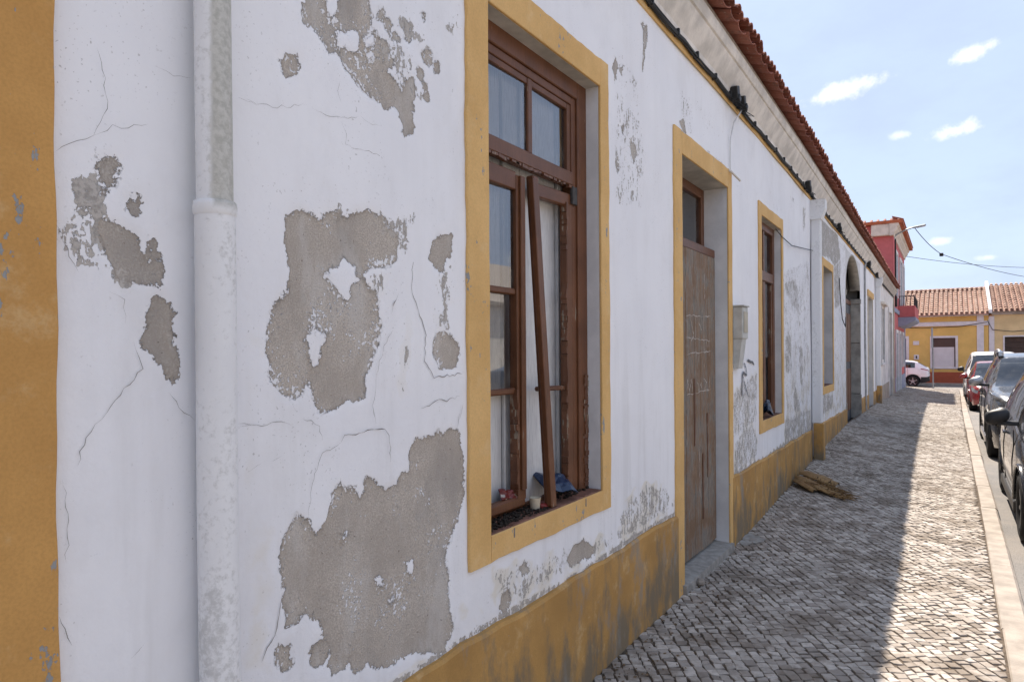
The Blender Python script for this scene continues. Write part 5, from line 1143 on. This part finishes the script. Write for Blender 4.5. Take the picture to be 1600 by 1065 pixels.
    for q in (.42,.60):
        b=MB()
        for s in (-1,1): b.box(s*Wd*.22-.22,s*Wd*.22+.22,-L*q-.08,-L*q+.06,.45,belt(L*q)+.12,.04); b.box(s*Wd*.22-.11,s*Wd*.22+.11,-L*q-.06,-L*q+.03,belt(L*q)+.12,belt(L*q)+.30,.04)
        cbuild(b,'seat_row',M['plastic'],C)
    # wheels
    for a in ax:
        for s in (1,-1):
            xo=s*(Wd/2-.115); b=MB(); w_=.105
            prof=[(wr-.10,-w_+.01),(wr-.055,-w_),(wr-.015,-w_+.012),(wr,-w_+.04),(wr,w_-.04),(wr-.015,w_-.012),(wr-.055,w_),(wr-.10,w_-.01),(wr-.115,w_-.03)]
            b.lathe(prof,(xo,-a,wr),'x',28); ty=cbuild(b,'wheel',M['tyre'],C)
            b=MB(); f=s*(w_-.028); b.lathe([(0,f),(.05,f),(.055,f+s*.01),(.08,f-s*.01)],(xo,-a,wr),'x',20)
            for k in range(spec.get('spokes',7)):
                q=2*math.pi*k/spec.get('spokes',7); R=Matrix.Rotation(q,3,'X'); m_=MB(); m_.box(f-.012,f+.008,-.022,.022,.05,wr-.10,.006); m_.v=[tuple(R@Vector(v)+Vector((xo,-a,wr))) for v in m_.v]; b.add(m_.v,m_.f)
            b.lathe([(wr-.112,f-s*.02),(wr-.098,f+s*.012),(wr-.088,f+s*.016),(wr-.088,f-s*.03)],(xo,-a,wr),'x',28); cbuild(b,'rim',M['rim'],ty)
            b=MB(); b.lathe([(.02,f-s*.07),(wr-.12,f-s*.065)],(xo,-a,wr),'x',20); cbuild(b,'brake_disc',M['iron'],ty)
    # mirrors
    mt=spec['mirror']; zb=belt(mt)+.03
    for s in (1,-1):
        b=MB(); vs=[];fs=[]; nu,nv=14,9; cx=s*(hw(mt)+.105); mw,mh,md=.105,.075,.085
        for i in range(nv+1):
            ph=math.pi*(i/nv-.5); 
            for j in range(nu):
                q=2*math.pi*j/nu; e=lambda v,p:math.copysign(abs(v)**p,v)
                vs.append((cx+mw*e(math.cos(ph),.7)*e(math.cos(q),.7),-mt+md*e(math.cos(ph),.8)*e(math.sin(q),.6)*(1 if math.sin(q)>0 else .35),zb+.07+mh*e(math.sin(ph),.75)+.018*math.cos(q)*s*-1))
        for i in range(nv):
            for j in range(nu): fs.append((i*nu+j,i*nu+(j+1)%nu,(i+1)*nu+(j+1)%nu,(i+1)*nu+j))
        b.add(vs,fs,True); mo=cbuild(b,'mirror',spec.get('mpaint',spec['paint']),C)
        b=MB(); b.box(min(s*hw(mt)*.92,cx),max(s*hw(mt)*.92,cx),-mt-.03,-mt+.04,zb-.015,zb+.028,.01); cbuild(b,'mirror_arm',M['plastic'],mo)
    # door shut lines, handles, sill cladding, grille, plates
    zz=lambda t,f:bot(t)+(belt(t)-bot(t))*f
    for t in spec['doors']:
        for s in (1,-1):
            b=MB(); P=[(s*(hw(t)*(1.0 if .3<f<.75 else .985)+.001),-t,zz(t,f)) for f in (.12,.3,.42,.62,.8,.93,1.0)]; b.tube(P,.0045,4); cbuild(b,'door_seam',M['under'],C)
    for t in spec['handles']:
        for s in (1,-1):
            x=s*hw(t)*.985; b=MB(); b.box(min(x,x+s*.035),max(x,x+s*.035),-t-.09,-t+.09,zz(t,.80)-.014,zz(t,.80)+.014,.008); cbuild(b,'door_handle',spec.get('hpaint',spec['paint']),C)
    for s in (1,-1):
        b=MB(); a=fa+wr+.08; c=fa+wb-wr-.08; x=s*(Wd/2*.965); b.box(min(x-.03*s,x+s*.03),max(x-.03*s,x+s*.03),-c,-a,.17,.285,.015); cbuild(b,'sill',spec.get('sill',M['plastic']),C)
    b=MB(); b.box(-.42*Wd/2*1.2,.42*Wd/2*1.2,-.03,.018,.44,.60,.01); cbuild(b,'grille',M['plastic'],C)
    b=MB(); b.box(-.26,.26,.0,.028,.38,.49,.004) ; cbuild(b,'number_plate',M['plate'],C)
    b=MB(); b.box(-.26,.26,-L-.02,-L+.004,.62,.73,.004); cbuild(b,'number_plate',M['plate'],C)
    b=MB(); b.box(-Wd*.36,Wd*.36,-L-.012,-L+.1,.32,.44,.02); cbuild(b,'rear_bumper_trim',M['plastic'],C)
    # dark window surrounds
    if spec.get('rails'):
        for s in (1,-1):
            t0,t1=spec['rails']; tm=(t0+t1)/2; w=hw(tm)*.735*.96; P=[]
            for k in range(9):
                t=t0+(t1-t0)*k/8; h=.075 if 0<k<8 else -.01; P.append((s*w,-t,top(t)+h-.03+(.0)))
            b=MB(); b.tube(P,.030,8); b.box(s*w-.05,s*w+.05,-t0-.16,-t0+.03,top(t0)-.03,top(t0)+.085,.025); cbuild(b,'roof_rail',M['chrome'],C)
    # wheel-arch lips
    for a in ax:
        for s in (1,-1):
            P=[]; R=wr+.062
            for k in range(13):
                q=math.pi*(k/12); tt=a-R*math.cos(q); P.append((s*(hw(tt)*1.0-.004),-tt,wr+R*math.sin(q)))
            b=MB(); b.tube(P,.016,6); cbuild(b,'arch_lip',spec.get('lip',spec['paint']),C)
    return C
GR_='cars parked along the kerb'
black=dict(L=4.05,W=1.76,fa=.82,wb=2.55,wr=.305,paint=paint('black_car_paint',(.022,.024,.030),.22,.9,.2),top=[(0,.66),(.10,.74),(.5,.86),(1.05,.98),(1.35,1.10),(1.75,1.33),(2.05,1.46),(2.6,1.53),(3.3,1.50),(3.75,1.36),(3.95,1.02),(4.05,.72)],belt=[(0,.62),(.5,.80),(1.1,.92),(1.6,.95),(3.2,1.01),(3.8,1.02),(4.05,.70)],
   ws=(1.08,1.98),rw=(3.62,3.93),side=[(1.42,1.72),(1.78,2.42),(2.50,3.10),(3.16,3.50)],hl=(.07,.42),hlj=(4,5),tl=(.35,.05),mirror=1.52,doors=[1.32,2.46,3.25],handles=[2.30,3.10],mpaint=M['plastic'])
make_car('parked_car','black hatchback parked nearest, cut by the right edge of the picture',black,(.515+.88,7.55-.82,rz(8)+.0),math.pi,GR_)
suv=dict(L=4.32,W=1.82,fa=.84,wb=2.67,wr=.345,paint=paint('dark_grey_car_paint',(.026,.025,.025),.22,.9,.2),top=[(0,.78),(.08,.90),(.5,1.02),(1.15,1.10),(1.40,1.18),(1.85,1.46),(2.15,1.585),(2.8,1.64),(3.6,1.60),(4.0,1.46),(4.22,1.10),(4.32,.80)],belt=[(0,.74),(.5,.96),(1.15,1.05),(1.6,1.07),(3.4,1.12),(4.1,1.13),(4.32,.78)],
   ws=(1.18,2.06),rw=(3.9,4.2),side=[(1.46,1.74),(1.80,2.50),(2.58,3.20),(3.28,3.70)],hl=(.07,.42),hlj=(4,5),tl=(.35,.05),mirror=1.58,doors=[1.36,2.54,3.32],handles=[2.38,3.18],mpaint=paint('silver_mirror_paint',(.42,.42,.43),.3,.6,.5),rails=(2.22,3.75),sill=M['chrome'],lip=M['plastic'])
make_car('parked_car','dark grey off-roader with silver roof rails and silver mirror',suv,(.515+.91,13.3-.84,rz(14)),math.pi,GR_)
red=dict(L=3.85,W=1.68,fa=.76,wb=2.45,wr=.29,paint=paint('red_car_paint',(.30,.012,.018),.25,.9),top=[(0,.62),(.10,.72),(.5,.84),(1.0,.95),(1.3,1.08),(1.75,1.34),(2.05,1.43),(2.5,1.46),(3.2,1.42),(3.6,1.27),(3.78,.98),(3.85,.72)],belt=[(0,.60),(.5,.78),(1.05,.89),(1.6,.92),(3.1,.98),(3.6,.98),(3.85,.68)],
   ws=(1.03,1.95),rw=(3.45,3.75),side=[(1.4,1.7),(1.76,2.40),(2.48,3.0)],hl=(.07,.42),hlj=(4,5),tl=(.3,.05),mirror=1.48,doors=[1.28,2.44,3.1],handles=[2.28,2.98])
make_car('parked_car','small red hatchback between the grey off-roader and white van',red,(.53+.84,24.6-.76,rz(25)),math.pi,GR_)
van=dict(L=4.3,W=1.80,fa=.88,wb=2.7,wr=.31,paint=paint('white_van_paint',(.74,.74,.73),.3,.7),top=[(0,.78),(.10,.92),(.45,1.05),(.85,1.14),(1.05,1.24),(1.45,1.58),(1.75,1.76),(2.3,1.82),(3.6,1.80),(4.08,1.74),(4.22,1.3),(4.3,.8)],belt=[(0,.74),(.45,.98),(.9,1.08),(1.5,1.10),(3.9,1.12),(4.2,1.1),(4.3,.78)],
   ws=(.88,1.62),rw=(4.1,4.22),side=[(1.22,1.55),(1.62,2.42),(2.52,3.2)],hl=(.07,.42),hlj=(4,5),tl=(.3,.05),mirror=1.40,doors=[1.15,2.46,3.3],handles=[2.3,2.66],mpaint=M['plastic'],spokes=9)
make_car('parked_van','white compact van parked at the far end behind the red hatchback',van,(.52+.90,29.6-.88,rz(30)),math.pi,GR_)
wc=dict(L=4.3,W=1.80,fa=.88,wb=2.62,wr=.325,paint=paint('white_car_paint',(.82,.82,.84),.25,.7),top=[(0,.70),(.10,.80),(.5,.90),(1.1,1.0),(1.4,1.12),(1.9,1.36),(2.2,1.47),(2.8,1.52),(3.45,1.48),(3.72,1.41),(4.18,1.12),(4.27,1.05),(4.3,.98)],belt=[(0,.66),(.5,.84),(1.1,.95),(1.6,.98),(3.2,1.06),(3.8,1.06),(4.2,.98),(4.3,.90)],
   ws=(1.12,2.1),rw=(3.74,4.16),side=[(1.5,1.8),(1.86,2.5),(2.58,3.1),(3.16,3.62)],hl=(.1,.6),tl=(.42,.03),tlj=(5,),rb=True,mirror=1.6,doors=[1.36,2.54,3.25],handles=[2.38,3.1],spokes=5,lip=M['plastic'])
make_car('white_hatchback','white hatchback with red tail lamp on the cross street, before the yellow house',wc,(-.85-4.3,45.6,rz(45.6)),math.pi/2,None)
